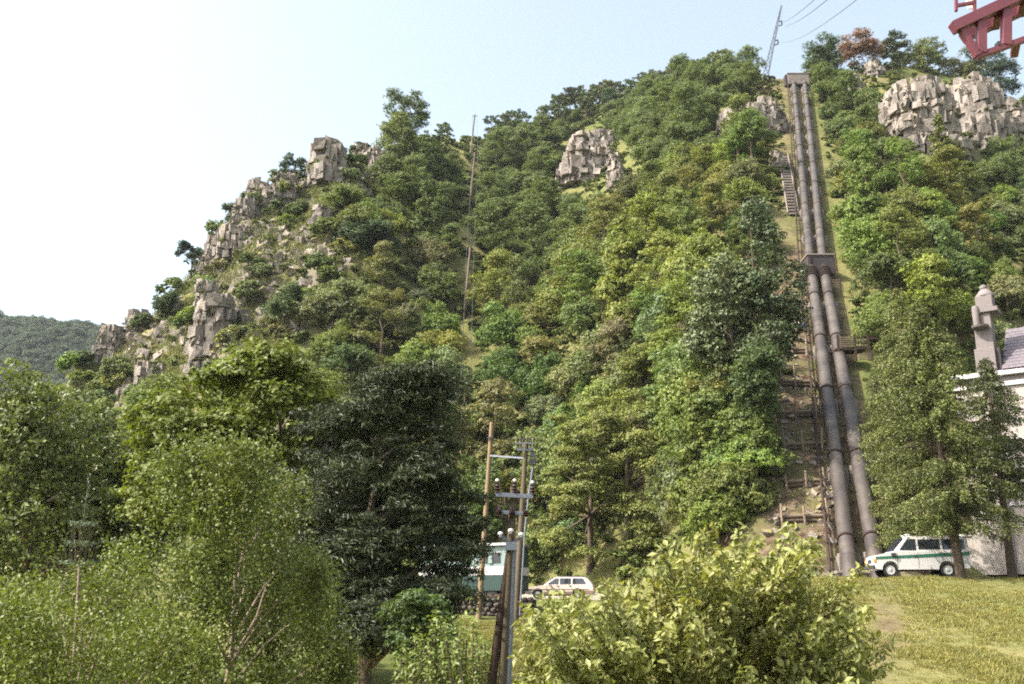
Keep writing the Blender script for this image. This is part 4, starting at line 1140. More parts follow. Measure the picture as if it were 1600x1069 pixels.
# larches in front of the house: drooping feathery boughs
def larch(label, base, H, R, n_b, color, seed, lean=0.0, bare=0.12, size=0.14, dens=1.0):
    rg = random.Random(seed); PP, NN, TT = [], [], []; mb = MB()
    pts = [Vector((lean * i / 8, 0, -0.3 + (H + 0.3) * i / 8)) for i in range(9)]
    mb.tube(pts, [0.22 * (1 - 0.93 * i / 8) for i in range(9)], 9)
    for k in range(n_b):
        f = bare + (1 - bare) * (k + rg.random()) / n_b; z = H * f
        r = R * (min(1, (1 - f) * 1.9)) ** 0.75 * rg.uniform(0.55, 1.1) + 0.15
        a = rg.uniform(0, 6.283); d = Vector((math.cos(a), math.sin(a), 0))
        o_ = Vector((lean * f, 0, z)); sag = r * rg.uniform(0.12, 0.32)
        seg = [o_ + d * (r * q / 5) + Vector((0, 0, r * 0.12 * math.sin(q / 5 * 3) - sag * (q / 5) ** 2 + (0.10 * r if q == 5 else 0))) for q in range(6)]
        mb.tube(seg, [0.045 * (1 - f * 0.7) * (1 - 0.85 * q / 5) + 0.004 for q in range(6)], 4, False)
        tb = rg.uniform(0, 0.55); ns = max(5, int(r * 12 * dens))
        for q in range(ns):
            g = 0.18 + 0.84 * q / ns; kk = min(4, int(g * 5)); c = seg[kk].lerp(seg[kk + 1], min(1, g * 5 - kk))
            L = rg.uniform(0.12, 0.5) * (0.5 + 0.6 * R / 3); side = d.cross(Vector((0, 0, 1))) * rg.uniform(-0.4, 0.4) * (1.1 - g * 0.6)
            m = int(L / 0.04)
            for e in range(m):
                h_ = e / m
                PP.append((c.x + side.x * h_ ** 0.5 + rg.gauss(0, .03), c.y + side.y * h_ ** 0.5 + rg.gauss(0, .03), c.z - L * h_ ** 1.6 + rg.gauss(0, .025)))
                NN.append((rg.uniform(-1, 1), rg.uniform(-1, 1), 0.7)); TT.append(min(1, tb + rg.random() * 0.45))
    V, F, T = leaves(np.array(PP), np.array(NN), size, 0.38, 0.35, 0.6, np.array(TT))
    cm = npmesh('crown', V, F, T, [M['needle']])
    return plant('larch_tree', base, cm, mb.mesh('trunk', M['bark'], True), label, 'tree', color)
LC = (0.125, 0.145, 0.036)
b = stand(1502, 43.5); larch('larch whose trunk stands in front of the van, drooping boughs', b, top_z(1490, 470, 43.5, b), 3.0, 330, (0.105, 0.125, 0.032), 61, lean=-0.6, bare=0.16, dens=1.2)
b = stand(1440, 51); larch('tallest larch with its pointed tip between the pipes and the house', b, top_z(1446, 450, 51, b), 2.75, 330, LC, 62, lean=0.3, bare=0.08, dens=1.3)
b = stand(1400, 56); larch('narrow larch close beside the right pipe', b, top_z(1402, 560, 56, b), 1.2, 150, (0.10, 0.12, 0.038), 63, bare=0.1)
b = stand(1582, 45.5); larch('dark thin larch in front of the house wall at the right edge', b, top_z(1590, 560, 45.5, b), 2.7, 190, (0.065, 0.082, 0.024), 64, bare=0.34, dens=0.9)

# trees singled out on the skyline
def skyline(label, px, py, poly, n, r, col, seed, mat='leaf', size=0.24, flat=0.7, name='skyline_tree', spread=2.0, push=0.0):
    h_ = hit(px, py); h_ = Vector((h_.x, h_.y + push, ground(h_.x, h_.y + push)))
    C, R = fill_shape(poly, int(n * 1.7), r * 1.12, seed, h_.y, h_, spread)
    big_tree(name, label, h_, C, R, col, M[mat], size, 42, 9, flat, r0=0.16, seed=seed, limbs=12)
skyline('lone tall tree standing above the skyline beside the pinnacle', 640, 250, [(598, 185), (605, 160), (630, 142), (655, 158), (672, 180), (665, 205), (640, 240), (610, 220)], 30, 1.0, (0.085, 0.12, 0.042), 71, flat=0.6)
skyline('light green bushy tree in front of the lone skyline tree', 622, 262, [(590, 240), (605, 195), (630, 185), (650, 215), (655, 250), (600, 262)], 26, 1.0, (0.135, 0.165, 0.055), 72)
skyline('bushy dark green tree at the top right of the upper pipe anchor', 1280, 118, [(1256, 110), (1258, 82), (1280, 68), (1305, 72), (1312, 110)], 26, 1.0, (0.065, 0.10, 0.038), 73)
skyline('rust brown pine on the brow right of the pipes', 1335, 100, [(1310, 98), (1315, 66), (1340, 58), (1372, 66), (1375, 98)], 26, 1.0, (0.20, 0.105, 0.05), 74, 'needle', flat=0.5)
skyline('dark pine crown between the rust brown pine and the cliff', 1395, 90, [(1372, 84), (1380, 58), (1400, 55), (1412, 70), (1410, 90)], 18, 0.8, (0.065, 0.09, 0.04), 75, 'needle', flat=0.5)
skyline('green crown at the top of the brow left of the cliff', 1440, 100, [(1410, 96), (1420, 72), (1450, 68), (1478, 84), (1478, 105), (1430, 110)], 24, 0.95, (0.13, 0.155, 0.05), 76)
skyline('olive bush-crowned tree right on top of the big cliff', 1500, 120, [(1475, 120), (1480, 92), (1510, 85), (1535, 100), (1535, 130)], 24, 0.95, (0.10, 0.115, 0.045), 77)
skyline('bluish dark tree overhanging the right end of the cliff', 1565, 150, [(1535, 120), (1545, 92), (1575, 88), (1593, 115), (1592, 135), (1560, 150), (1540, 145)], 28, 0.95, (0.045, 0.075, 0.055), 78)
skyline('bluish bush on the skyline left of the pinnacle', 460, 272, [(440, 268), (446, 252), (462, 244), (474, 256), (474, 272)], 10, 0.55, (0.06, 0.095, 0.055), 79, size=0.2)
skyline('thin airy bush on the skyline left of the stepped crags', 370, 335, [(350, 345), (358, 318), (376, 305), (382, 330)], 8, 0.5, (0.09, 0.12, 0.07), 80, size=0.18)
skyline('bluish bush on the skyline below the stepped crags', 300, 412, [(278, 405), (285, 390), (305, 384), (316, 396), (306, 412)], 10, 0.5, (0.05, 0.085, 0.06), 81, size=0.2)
# shrubs that stand out on the open left slope
for px, py, r, col, lab in [(590, 395, 3.0, (0.045, 0.075, 0.032), 'large dark bushy tree on the open slope below the pinnacle'), (545, 385, 2.2, (0.055, 0.085, 0.035), 'dark bushy tree just left of the large dark one'),
                            (455, 500, 2.7, (0.07, 0.105, 0.038), 'dense green tree in the middle of the left slope'), (500, 425, 1.9, (0.08, 0.12, 0.032), 'bright green round bush above the dense green tree'),
                            (385, 470, 2.0, (0.11, 0.135, 0.05), 'pale olive tree right of the tall square crag'), (265, 490, 2.1, (0.07, 0.105, 0.045), 'dark green bush between the knob and the square crag'),
                            (180, 590, 2.0, (0.14, 0.17, 0.07), 'light green bush under the dark rock knob'), (130, 575, 1.7, (0.08, 0.12, 0.04), 'green bush at the foot of the ridge beside the far hill'),
                            (465, 330, 1.7, (0.10, 0.125, 0.045), 'olive bush tucked right of the shaded split crag'), (540, 320, 1.9, (0.12, 0.145, 0.06), 'pale bush at the foot of the pinnacle'),
                            (560, 520, 2.6, (0.12, 0.145, 0.06), 'soft grey-green round tree below the grassy gap')]:
    h_ = hit(px, py + 12)
    C, R = envelope('round', 22, r, r * 1.9, int(px)); C[:, 2] += 0.1
    big_tree('slope_tree', lab, h_, C, R, col, M['leaf'], 0.22, 34, 10, 0.85, r0=0.14, seed=int(px), limbs=8)
# ------------------------------------------------------------------ pressure pipes down the hill
PR = 0.41
def along(pts, s):
    """point and direction at distance s along a polyline"""
    for a, b in zip(pts[:-1], pts[1:]):
        L = (b - a).length
        if s <= L: return a.lerp(b, s / L), (b - a).normalized()
        s -= L
    return pts[-1].copy(), (pts[-1] - pts[-2]).normalized()
def plen(pts): return sum((b - a).length for a, b in zip(pts[:-1], pts[1:]))

def frame_mat(d):
    d = d.normalized(); x = d.cross(Vector((0, 0, 1))).normalized(); z = x.cross(d)
    return Matrix((x, d, z)).transposed()

def pipe(pts, label, seed):
    root = empty('pressure_pipe', pts[2], label, 'pipe', 'pressure pipes running down the hill')
    o = pts[2]; rg = random.Random(seed)
    q = [p - o for p in pts]
    for a, b, nm in ((q[0], q[1], 'pipe_section'), (q[1], q[2] + (q[2] - q[1]).normalized() * 2.6, 'pipe_section')):
        MB().tube([a.lerp(b, i / 12) for i in range(13)], [(0.33 + 0.06 * i / 12 if a is q[0] else PR) for i in range(13)], 24).build(nm, M['pipe'], root, True)
    L = plen(q); s = 3.0; ring = None; sup = None
    while s < L - 1:
        c, d = along(q, s)
        if ring is None:
            ring = MB().lathe([(PR, -.09), (PR + .07, -.07), (PR + .07, -.012), (PR + .045, 0), (PR + .07, .012), (PR + .07, .07), (PR, .09)], 24, axis='y').mesh('collar', M['rust'], True)
            sup = MB().box((0, 0, -0.85), (1.15, 0.5, 1.1)).box((0, 0, -0.30), (1.05, 0.36, 0.3)).mesh('support', M['concrete'], False, 0.03)
        r_ = link('collar', ring, root); r_.location = c; r_.rotation_euler = frame_mat(d).to_euler()
        k_ = 0.86 if s < (q[1] - q[0]).length else 1.0; r_.scale = (k_, 1, k_)
        c2, _ = along(q, s + 0.9)
        t_ = link('support', sup, root); t_.location = c2
        s += 8.4
    # stacked expansion rings just under the middle anchor
    L0 = (q[1] - q[0]).length
    for k in range(5):
        c, d = along(q, L0 + 1.9 + k * 0.42)
        r_ = link('collar', ring, root); r_.location = c; r_.rotation_euler = frame_mat(d).to_euler(); r_.scale = (1.12, 0.9, 1.12)
    return root
pipe(PIPE_L, 'left one of the two big pressure pipes, mottled brown and grey', 1)
pipe(PIPE_R, 'right one of the two big pressure pipes, plain grey at its foot', 2)

def block(name, label, c, w, d, h, mat, extras=()):
    r = empty(name, c, label, 'anchor block')
    MB().box((0, 0, 0), (w, d, h)).build('block', M[mat], r, bevel=0.05)
    MB().box((0, 0, h / 2 + 0.07), (w + 0.16, d + 0.16, 0.14)).build('cap', M['concrete'], r, bevel=0.03)
    for (cc, dd, mm, nm) in extras: MB().box(cc, dd).build(nm, M[mm], r, bevel=0.03)
    return r
c = (PIPE_L[1] + PIPE_R[1]) / 2
block('concrete_block', 'dark stained concrete anchor block gripping both pipes halfway down', c + Vector((0.02, -0.3, -0.5)), 2.3, 1.8, 1.7, 'dark_concrete', [((-0.95, -0.94, 0.0), (0.12, 0.08, 1.6), 'rust', 'corner_rail')])
c = (PIPE_L[0] + PIPE_R[0]) / 2
block('concrete_block', 'weathered concrete block house at the head of the pipes on the skyline', c + Vector((-0.15, 0.8, 0.35)), 3.5, 2.4, 1.9, 'concrete', [((-1.95, -0.5, -0.05), (0.38, 1.0, 1.9), 'dark_concrete', 'side_pillar')])
c = PIPE_L[2]
block('concrete_block', 'low concrete footing where the left pipe enters the ground', c + Vector((0.0, 0.5, -0.9)), 1.5, 1.8, 1.0, 'concrete')

# thin rusty rail on posts beside the left pipe
root = empty('hand_rail', PIPE_L[2] + Vector((-1.0, 0, -1)), 'rusty rail on short posts running up left of the left pipe', 'railing')
q = [p - PIPE_L[2] + Vector((-0.02 + 0.02, 0, 1.0)) + Vector((0, 0, -0.25)) for p in PIPE_L]
MB().tube(q, 0.07, 8).build('rail', M['rust'], root, True)
MB().tube([p + Vector((0, 0, -0.45)) for p in q], 0.05, 8).build('rail', M['rust'], root, True)
pm = MB().box((0, 0, -0.5), (0.12, 0.12, 1.3)).mesh('post', M['rust'])
s = 1.0
while s < plen(q): p_, _ = along(q, s); o = link('post', pm, root); o.location = p_; s += 3.2

# wooden footbridge over the right pipe
c = on_profile(1316, 548, 0.9)
root = empty('footbridge', c, 'weathered wooden footbridge with slatted railings crossing over the pipes', 'footbridge')
k = c.y / FPX
def seg(nm, x0, x1, z, th, y=-0.8, mat='dark_wood', z1=None): MB().beam((x0 * k, y, -z * k), (x1 * k, y, -(z if z1 is None else z1) * k), 0.10, th).build(nm, M[mat], root)
MB().box((8 * k, -0.15, -2 * k), (50 * k, 1.3, 0.12)).build('deck', M['dark_wood'], root)
for i in range(5): seg('rail', -12, 15, -17 + i * 3.6, 0.075, mat='wood')
for i in range(5): seg('rail', 15, 36, -16 + i * 4.4, 0.08, z1=-18 + i * 4.4, mat='wood' if i % 2 else 'dark_wood')
for i in range(4): seg('rail', 17, 38, 12 + i * 2.8, 0.06, mat='wood', y=-1.1)
for x0 in (-12, 15, 36): MB().box((x0 * k, -0.8, -0.0), (0.14, 0.14, 1.9)).build('post', M['dark_wood'], root)
MB().box((38 * k, -1.1, -16 * k), (0.12, 0.12, 0.8)).build('post', M['dark_wood'], root)
seg('rail', 30, 52, -18, 0.10, z1=-15)
c = on_profile(1304, 447, 0.6)
root = empty('wooden_fence', c, 'short slatted fence right under the middle pipe anchor', 'fence')
k = c.y / FPX
for i in range(4): MB().beam((-8 * k, -0.5, (7 - i * 4) * k), (7 * k, -0.5, (7 - i * 4) * k), 0.08, 0.07).build('rail', M['wood'], root)
for x0 in (-8, 7): MB().box((x0 * k, -0.5, 0), (0.1, 0.1, 1.2)).build('post', M['dark_wood'], root)

# steps beside the upper pipes
a = hit(1224, 246); b_ = hit(1240, 338)
root = empty('stone_steps', b_, 'pale stone steps climbing straight up left of the upper pipes', 'steps')
d = a - b_; n_s = 22; side = Vector((1, 0, 0))
sm_ = MB().box((0, 0, 0), (0.95, 0.40, 0.22)).mesh('step', M['concrete'], False, 0.03)
for i in range(n_s):
    p = b_ + d * (i / n_s); g_ = ground(p.x, p.y)
    o = link('step', sm_, root); o.location = (p.x - b_.x, p.y - b_.y, g_ - b_.z + 0.25); o.rotation_euler.z = random.uniform(-.04, .04)
for sx_ in (-0.58, 0.58):
    pts = []
    for i in range(14):
        p = b_ + d * (i / 13); pts.append((p.x - b_.x + sx_, p.y - b_.y, ground(p.x + sx_, p.y) - b_.z + 0.35))
    mb = MB()
    for p0, p1 in zip(pts[:-1], pts[1:]): mb.beam(p0, p1, 0.12, 0.26)
    mb.build('stringer', M['concrete'], root)

# log barriers holding the bare cutting
for i, (x0, x1, py, lab) in enumerate([(1222, 1262, 478, 'topmost log barrier of the bare cutting'), (1224, 1266, 520, 'log barrier behind which the two people sit'), (1212, 1262, 552, 'log barrier just below the two people'),
                                (1208, 1274, 604, 'log barrier on the pale scree level with the footbridge'), (1206, 1276, 650, 'long sagging log barrier in the middle of the cutting'),
                                (1222, 1286, 702, 'log barrier with a leaning post in the lower cutting'), (1226, 1292, 762, 'second lowest log barrier of the cutting'), (1216, 1300, 818, 'lowest log barrier beside the pale earth patch')]):
    A = hit(x0, py + random.uniform(-3, 3)); B = hit(x1, py + random.uniform(-4, 4)); B.y = A.y * 0.5 + B.y * 0.5; B.z = ground(B.x, B.y)
    root = empty('log_barrier', A, lab, 'barrier', 'log barriers in the cutting left of the pipes')
    for j in range(2): MB().tube([(0, 0, 0.12 + j * 0.24), (B - A) * 0.5 + Vector((0, 0.05, 0.15 + j * 0.24)), (B - A) + Vector((0, 0, 0.12 + j * 0.24))], [0.12, 0.13, 0.11], 8).build('log', M['wood' if j else 'bark'], root, True)
    for f in (0.06, 0.5, 0.94): MB().tube([(B - A) * f + Vector((0, -0.16, -0.5)), (B - A) * f + Vector((random.uniform(-.12, .12), -0.16, random.uniform(0.7, 1.5)))], [0.08, 0.06], 7).build('post', M['pale_bark'], root, True)
# ------------------------------------------------------------------ two people resting in the cutting
def person(label, loc, shirt, trousers, rz, arm=0.0):
    J = {'pelvis': (0, 0, .12), 'waist': (0, .02, .30), 'chest': (0, .03, .50), 'neck': (0, .01, .66), 'head': (0, -.01, .78), 'crown': (0, 0, .87)}
    E = [('pelvis', 'waist'), ('waist', 'chest'), ('chest', 'neck'), ('neck', 'head'), ('head', 'crown')]
    R = {'pelvis': .145, 'waist': .13, 'chest': .145, 'neck': .055, 'head': .095, 'crown': .07}
    for s_, n_ in ((-1, 'l'), (1, 'r')):
        J.update({'sh' + n_: (s_ * .17, .03, .56), 'el' + n_: (s_ * .24, -.06 - arm * .1, .34), 'wr' + n_: (s_ * .13, -.26, .28 + arm * .1), 'ha' + n_: (s_ * .08, -.33, .28 + arm * .1),
                  'hi' + n_: (s_ * .10, -.02, .10), 'kn' + n_: (s_ * .15, -.42, .33), 'an' + n_: (s_ * .14, -.52, -.06), 'to' + n_: (s_ * .15, -.70, -.10)})
        R.update({'sh' + n_: .065, 'el' + n_: .045, 'wr' + n_: .032, 'ha' + n_: .035, 'hi' + n_: .095, 'kn' + n_: .065, 'an' + n_: .045, 'to' + n_: .035})
        E += [('chest', 'sh' + n_), ('sh' + n_, 'el' + n_), ('el' + n_, 'wr' + n_), ('wr' + n_, 'ha' + n_), ('pelvis', 'hi' + n_), ('hi' + n_, 'kn' + n_), ('kn' + n_, 'an' + n_), ('an' + n_, 'to' + n_)]
    ks = list(J); me = bpy.data.meshes.new('person'); me.from_pydata([J[k] for k in ks], [(ks.index(a), ks.index(b)) for a, b in E], [])
    o = bpy.data.objects.new('person', me); COL.objects.link(o)
    md = o.modifiers.new('s', 'SKIN'); me.skin_vertices[0] if len(me.skin_vertices) else None
    if not me.skin_vertices: pass
    for i, k_ in enumerate(ks): me.skin_vertices[0].data[i].radius = (R[k_], R[k_] * 0.85)
    me.skin_vertices[0].data[0].use_root = True
    o.modifiers.new('u', 'SUBSURF').levels = 1
    dg = bpy.context.evaluated_depsgraph_get(); ev = bpy.data.meshes.new_from_object(o.evaluated_get(dg)); o.modifiers.clear(); o.data = ev
    for m in (M['skin'], M[shirt], M[trousers], M['dark_metal']): ev.materials.append(m)
    for p in ev.polygons:
        x, y, z = p.center
        p.material_index = 3 if (y < -.46 and z < .0) else 2 if (z < .16 or (y < -.05 and z < .40 and abs(x) < .24 and not (z > .22 and y > -.37 and y < -.2 and abs(x) < .13))) else 0 if z > .64 or (y < -.2 and z < .36) else 1
        p.use_smooth = True
    hr = MB().lathe([(0.02, .045), (.075, .03), (.10, -.01), (.098, -.06), (.06, -.08)][::-1], 12, (0, .025, .86)).build('hair', M['dark_hair'], o, True)
    o.location = loc; o.rotation_euler.z = rz
    return tag(o, label, 'person', 'people resting in the cutting')
h_ = hit(1254, 516); person('person in a white top and blue trousers sitting in the cutting', h_ + Vector((0, 0.25, 0.12)), 'white_cloth', 'blue_cloth', 0.3)
h_ = hit(1229, 508); person('person in a red top sitting left of the one in white', h_ + Vector((0, 0.25, 0.12)), 'red_cloth', 'dark_wood', -0.3, 0.6)

# ------------------------------------------------------------------ ropeway mast and cables on the crest
mb_b, mb_t = P(1196, 118, 167), P(1221, 9, 167)
root = empty('lattice_mast', mb_b, 'thin leaning blue-grey lattice mast on the crest left of the pipes', 'mast')
ax_ = mb_t - mb_b; legs = []
for i, (sx_, sy_) in enumerate(((-1, -1), (1, -1), (1, 1), (-1, 1))):
    f0 = Vector((sx_ * 0.48, sy_ * 0.48, 0)); f1 = ax_ + Vector((sx_ * 0.06, sy_ * 0.06, 0)); legs.append((f0, f1))
    MB().beam(f0 - ax_ * 0.05, f1, 0.16, 0.16).build('leg', M['galv'], root)
nb = 14
for fc in range(4):
    a0, a1 = legs[fc]; b0, b1 = legs[(fc + 1) % 4]
    for i in range(nb):
        f, g_ = i / nb, (i + 1) / nb
        p, q_ = (a0.lerp(a1, f), b0.lerp(b1, g_)) if i % 2 else (b0.lerp(b1, f), a0.lerp(a1, g_))
        MB().beam(p, q_, 0.09, 0.09).build('brace', M['galv'], root)
k = 167 / FPX
ARMS = []
for f, w in ((0.735, 7.5), (0.46, 8.5)):
    o_ = ax_ * f; e = o_ + Vector((w * k, -0.2, 0.1)); hh = 4.2 * k
    mb = MB().beam(o_ + Vector((2.5 * k, 0, -hh)), e + Vector((0, 0, -hh)), 0.16, 0.16).beam(e + Vector((0, 0, -hh)), e + Vector((0, 0, hh)), 0.2, 0.2).beam(o_ + Vector((3.5 * k, 0, hh)), e + Vector((0, 0, hh)), 0.16, 0.16)
    mb.build('bracket', M['dark_metal'], root)
    ARMS.append(mb_b + e)
def cable(label, a, b, sag, r, cat='cable', group=None, name='cable', n=24):
    pts = [a.lerp(b, i / n) + Vector((0, 0, -sag * 4 * (i / n) * (1 - i / n))) - a for i in range(n + 1)]
    o = MB().tube(pts, r, 6).build(name, M['dark_metal'], None, True); o.location = a
    return tag(o, label, cat, group)
HUNG = P(1600, -330, 15.6)
cable('upper ropeway cable leaving the mast towards the red steel frame', ARMS[0], HUNG, 0.8, 0.03, group='ropeway cables')
cable('lower ropeway cable running beside the upper one', ARMS[0] + Vector((0.6, 0, -0.7)), HUNG + Vector((0.5, 0, -0.05)), 1.0, 0.03, group='ropeway cables')
cable('lowest thin haul rope from the lower mast bracket', ARMS[1], HUNG + Vector((1.0, 0.2, -0.4)), 1.6, 0.02, group='ropeway cables')

# ------------------------------------------------------------------ red steel frame hanging in at the top right
root = empty('steel_frame', P(1560, 60, 15.4), 'red painted steel frame hanging into the top right corner', 'steel frame')
o0 = root.location.copy()
def RB(nm, a, b, w, h, mat='red_steel', up=(0, 0, 1)): MB().beam(a - o0, b - o0, w, h, up).build(nm, M[mat], root, bevel=0.008)
for dY, nm in ((0.0, 'a'), (0.45, 'b')):
    Y = 15.0 + dY
    def Q(px, py, yy=Y): return P(px, py, 15.0) + Vector((dY * 0.35, dY, 0))
    RB('main_beam', Q(1489 + 20 * (dY > 0), 44 - 9 * (dY > 0)), Q(1640, -26), 0.20, 0.185)
    if dY: continue
    RB('lower_beam', Q(1525, 89), Q(1640, 48), 0.10, 0.10)
    RB('brace', Q(1503, 47), Q(1528, 88), 0.13, 0.10)
    for px, y0, y1 in ((1533, 32, 84), (1572, 14, 72), (1613, -4, 58)):
        RB('post', Q(px, y0), Q(px, y1), 0.15, 0.13, up=(0, 1, 0))
    RB('hanger', Q(1494, 18), Q(1493, -60), 0.05, 0.05, up=(0, 1, 0)); RB('hanger', Q(1523, 24), Q(1522, -60), 0.05, 0.05, up=(0, 1, 0))
    RB('cross_bar', Q(1495, 9), Q(1523, 4), 0.05, 0.06)
for px, py in ((1560, 22), (1600, 2), (1590, 66)):
    a = P(px, py, 15.0); RB('cross_beam', a + Vector((0.02, 0.08, 0.02)), a + Vector((0.16, 0.45, 0.02)), 0.12, 0.10)
a = P(1515, -4, 15.2); RB('panel', P(1509, -30, 15.3), P(1519, 14, 15.3), 0.16, 0.02, 'cream_panel', (0, 1, 0))
MB().box(P(1559, 70, 15.0) - o0, (0.05, 0.12, 0.07)).build('bracket', M['dark_metal'], root)
for dx in (0.0, 1.7): RB('suspension_bar', P(1600, -28, 15.2) + Vector((dx * 0.3, dx * 0.4, 0)), HUNG + Vector((dx * 0.2, 0, -0.05)), 0.06, 0.06)

# ------------------------------------------------------------------ power poles
def pole(label, bx, by, Y, tx, ty, r0, r1, mat, name='utility_pole', base=None, group=None):
    b = P(bx, by, Y); t = P(tx, ty, Y); d = (t - b) / max(0.1, (t.z - b.z)); g_ = ground(b.x, b.y)
    b = b + d * (g_ - 0.5 - b.z)
    root = empty(name, b, label, 'utility pole', group)
    MB().tube([(t - b) * (i / 4) for i in range(5)], [r0 + (r1 - r0) * i / 4 for i in range(5)], 14).build('pole', M[mat], root, True)
    return root, b, t
G1 = 'wooden poles carrying the line up the hill'
UP = []
for (tx, ty, bx, by, lab) in [(742, 179, 734, 252, 'topmost pole of the uphill line, standing against the sky'), (742, 239, 733, 336, 'second pole from the top of the uphill line'),
                              (735, 386, 725, 498, 'tilted third pole halfway up the uphill line')]:
    h_ = hit(bx, by); r_, b_, t_ = pole(lab, bx, by, h_.y, tx, ty, 0.17, 0.12, 'wood', group=G1)
    MB().beam(t_ - b_ + Vector((-0.5, 0, -0.3)), t_ - b_ + Vector((0.5, 0, -0.3)), 0.09, 0.09).build('crossarm', M['dark_metal'], r_); UP.append(t_)
h_ = hit(720, 720); r_, b_, t_ = pole('lowest pole of the uphill line, propped by a slanting brace', 720, 720, h_.y, 727, 604, 0.14, 0.10, 'pale_wood', group=G1)
k = h_.y / FPX; MB().tube([(t_ - b_) * 0.42 + Vector((0.1, 0, 0)), Vector((23 * k, -0.3, -0.3))], [0.07, 0.08], 10).build('brace', M['wood'], r_, True)
MB().beam(t_ - b_ + Vector((-0.4, 0, -0.3)), t_ - b_ + Vector((0.4, 0, -0.3)), 0.09, 0.09).build('crossarm', M['dark_metal'], r_); UP.append(t_)
for i in range(3):
    for j, off in enumerate((-0.42, 0.42)):
        cable(f"{('left', 'right')[j]} wire between the {('topmost', 'second', 'third')[i]} and {('second', 'third', 'lowest')[i]} uphill poles", UP[i] + Vector((off, 0, -0.2)), UP[i + 1] + Vector((off, 0, -0.2)), 0.8, 0.022, 'wire', 'wires of the uphill line', 'wire', 10)

ins_b = MB().lathe([(0.03, 0), (0.075, 0.02), (0.045, 0.06), (0.085, 0.09), (0.05, 0.13), (0.08, 0.16), (0.05, 0.2), (0.065, 0.24), (0.02, 0.28)], 14).mesh('insulator', M['brown_ceramic'], True)
ins_w = MB().lathe([(0.03, 0), (0.05, 0.02), (0.06, 0.08), (0.10, 0.10), (0.09, 0.16), (0.04, 0.19)], 14).mesh('insulator', M['white_ceramic'], True)
cap_w = MB().lathe([(0.02, 0), (0.045, 0.01), (0.045, 0.05), (0.015, 0.07)], 12).mesh('cap', M['white_ceramic'], True)
# nearest pole
root, b_, t_ = pole('nearest power pole with brown and white insulators and a bluish steel conduit', 789, 1000, 28, 803, 762, 0.13, 0.10, 'brown_wood')
MB().tube([P(768, 1069, 28.0) + (P(768, 1069, 28.0) - P(797, 850, 28.0)) * 0.6 - b_, P(797, 850, 28.0) - b_], [0.16, 0.08], 12).build('stay_leg', M['dark_wood'], root, True)
k = 28 / FPX
def rel(px, py, Y=28.0, dy=0.0): return P(px, py, Y) - b_ + Vector((0, dy, 0))
MB().tube([rel(794, 1200), rel(794, 1069), rel(802, 860)], 0.085, 12).build('conduit', M['galv'], root, True)
MB().beam(rel(775, 774, dy=-.14), rel(833, 777, dy=-.14), 0.10, 0.12).build('crossarm', M['galv'], root, bevel=0.01)
MB().beam(rel(778, 801, dy=-.14), rel(823, 804, dy=-.14), 0.08, 0.10).build('crossarm', M['galv'], root, bevel=0.01)
for px, py in ((777, 771), (804, 771), (832, 774)):
    o = link('insulator', ins_b, root); o.location = rel(px, py, dy=-.14); o.scale = (1.1, 1.1, 1.15)
    c_ = link('cap', cap_w, o); c_.location = (0, 0, 0.27)
for px, py in ((780, 807), (800, 807), (821, 809)):
    o = link('insulator', ins_b, root); o.location = rel(px, py, dy=-.2); o.scale = (1.15, 1.15, 0.7)
MB().beam(rel(784, 838, dy=-.12), rel(799, 852, dy=-.12), 0.07, 0.08).beam(rel(813, 840, dy=-.12), rel(799, 852, dy=-.12), 0.07, 0.08).box(rel(799, 854, dy=-.12), (0.32, 0.2, 0.22)).build('bracket', M['galv'], root)
for px, py in ((782, 840), (798, 835), (814, 841)):
    o = link('insulator', ins_w, root); o.location = rel(px, py, dy=-.2); o.scale = (0.75, 0.75, 0.75)
    c_ = link('skirt', MB().lathe([(0.03, -.10), (0.07, -.09), (0.06, 0.0), (0.03, 0.01)], 12).mesh('skirt', M['brown_ceramic'], True), o)
MB().beam(rel(800, 760), rel(804, 756), 0.22, 0.05).build('pole_cap', M['dark_metal'], root)

# wooden pole left, and the taller grey pole behind it tied with a bar
root, b_, t_ = pole('pale wooden pole leaning right between the pine and the site hut', 748, 965, 58, 768.5, 660, 0.17, 0.12, 'pale_wood')
MB().box(P(766, 684, 57.85) - b_, (0.42, 0.1, 0.08)).build('clamp', M['dark_metal'], root)
woodtop = P(766, 712, 57.8)
root, b_, t_ = pole('taller grey-brown pole with a crown of small insulators behind the nearest pole', 806, 958, 56.5, 822, 694, 0.19, 0.13, 'brown_wood')
rel = lambda px, py, Y=56.5, dy=0.0: P(px, py, Y) - b_ + Vector((0, dy, 0))
MB().beam(woodtop - b_, rel(820, 716), 0.07, 0.09).build('tie_bar', M['galv'], root)
for yy_, dy in ((694, -.35), (699, .35), (704, -.2)): MB().beam(rel(808, yy_, dy=dy), rel(834, yy_, dy=dy), 0.07, 0.07).build('crossarm', M['galv'], root)
for px in range(809, 836, 5):
    for yy_, dy in ((692, -.35), (697, .35)):
        o = link('insulator', ins_b, root); o.location = rel(px, yy_, dy=dy); o.scale = (0.9, 0.9, 1.0)
for i in range(3): MB().box(rel(832, 719 + i * 3.2, dy=-.2), (0.42, 0.3, 0.07)).build('fin', M['dark_metal'], root)
MB().box(rel(832, 712, dy=-.2), (0.3, 0.3, 0.25)).build('switch_box', M['dark_metal'], root)
for i in range(5): o = link('insulator', ins_b, root); o.location = rel(833, 730 + i * 6, dy=-.2); o.scale = (0.7, 0.7, 0.7)
MB().tube([rel(833, 728, dy=-.2), rel(826, 772, dy=-.3), rel(820, 830, dy=-.3), rel(812, 962, dy=-.3)], 0.045, 8).build('cable_duct', M['galv'], root, True)

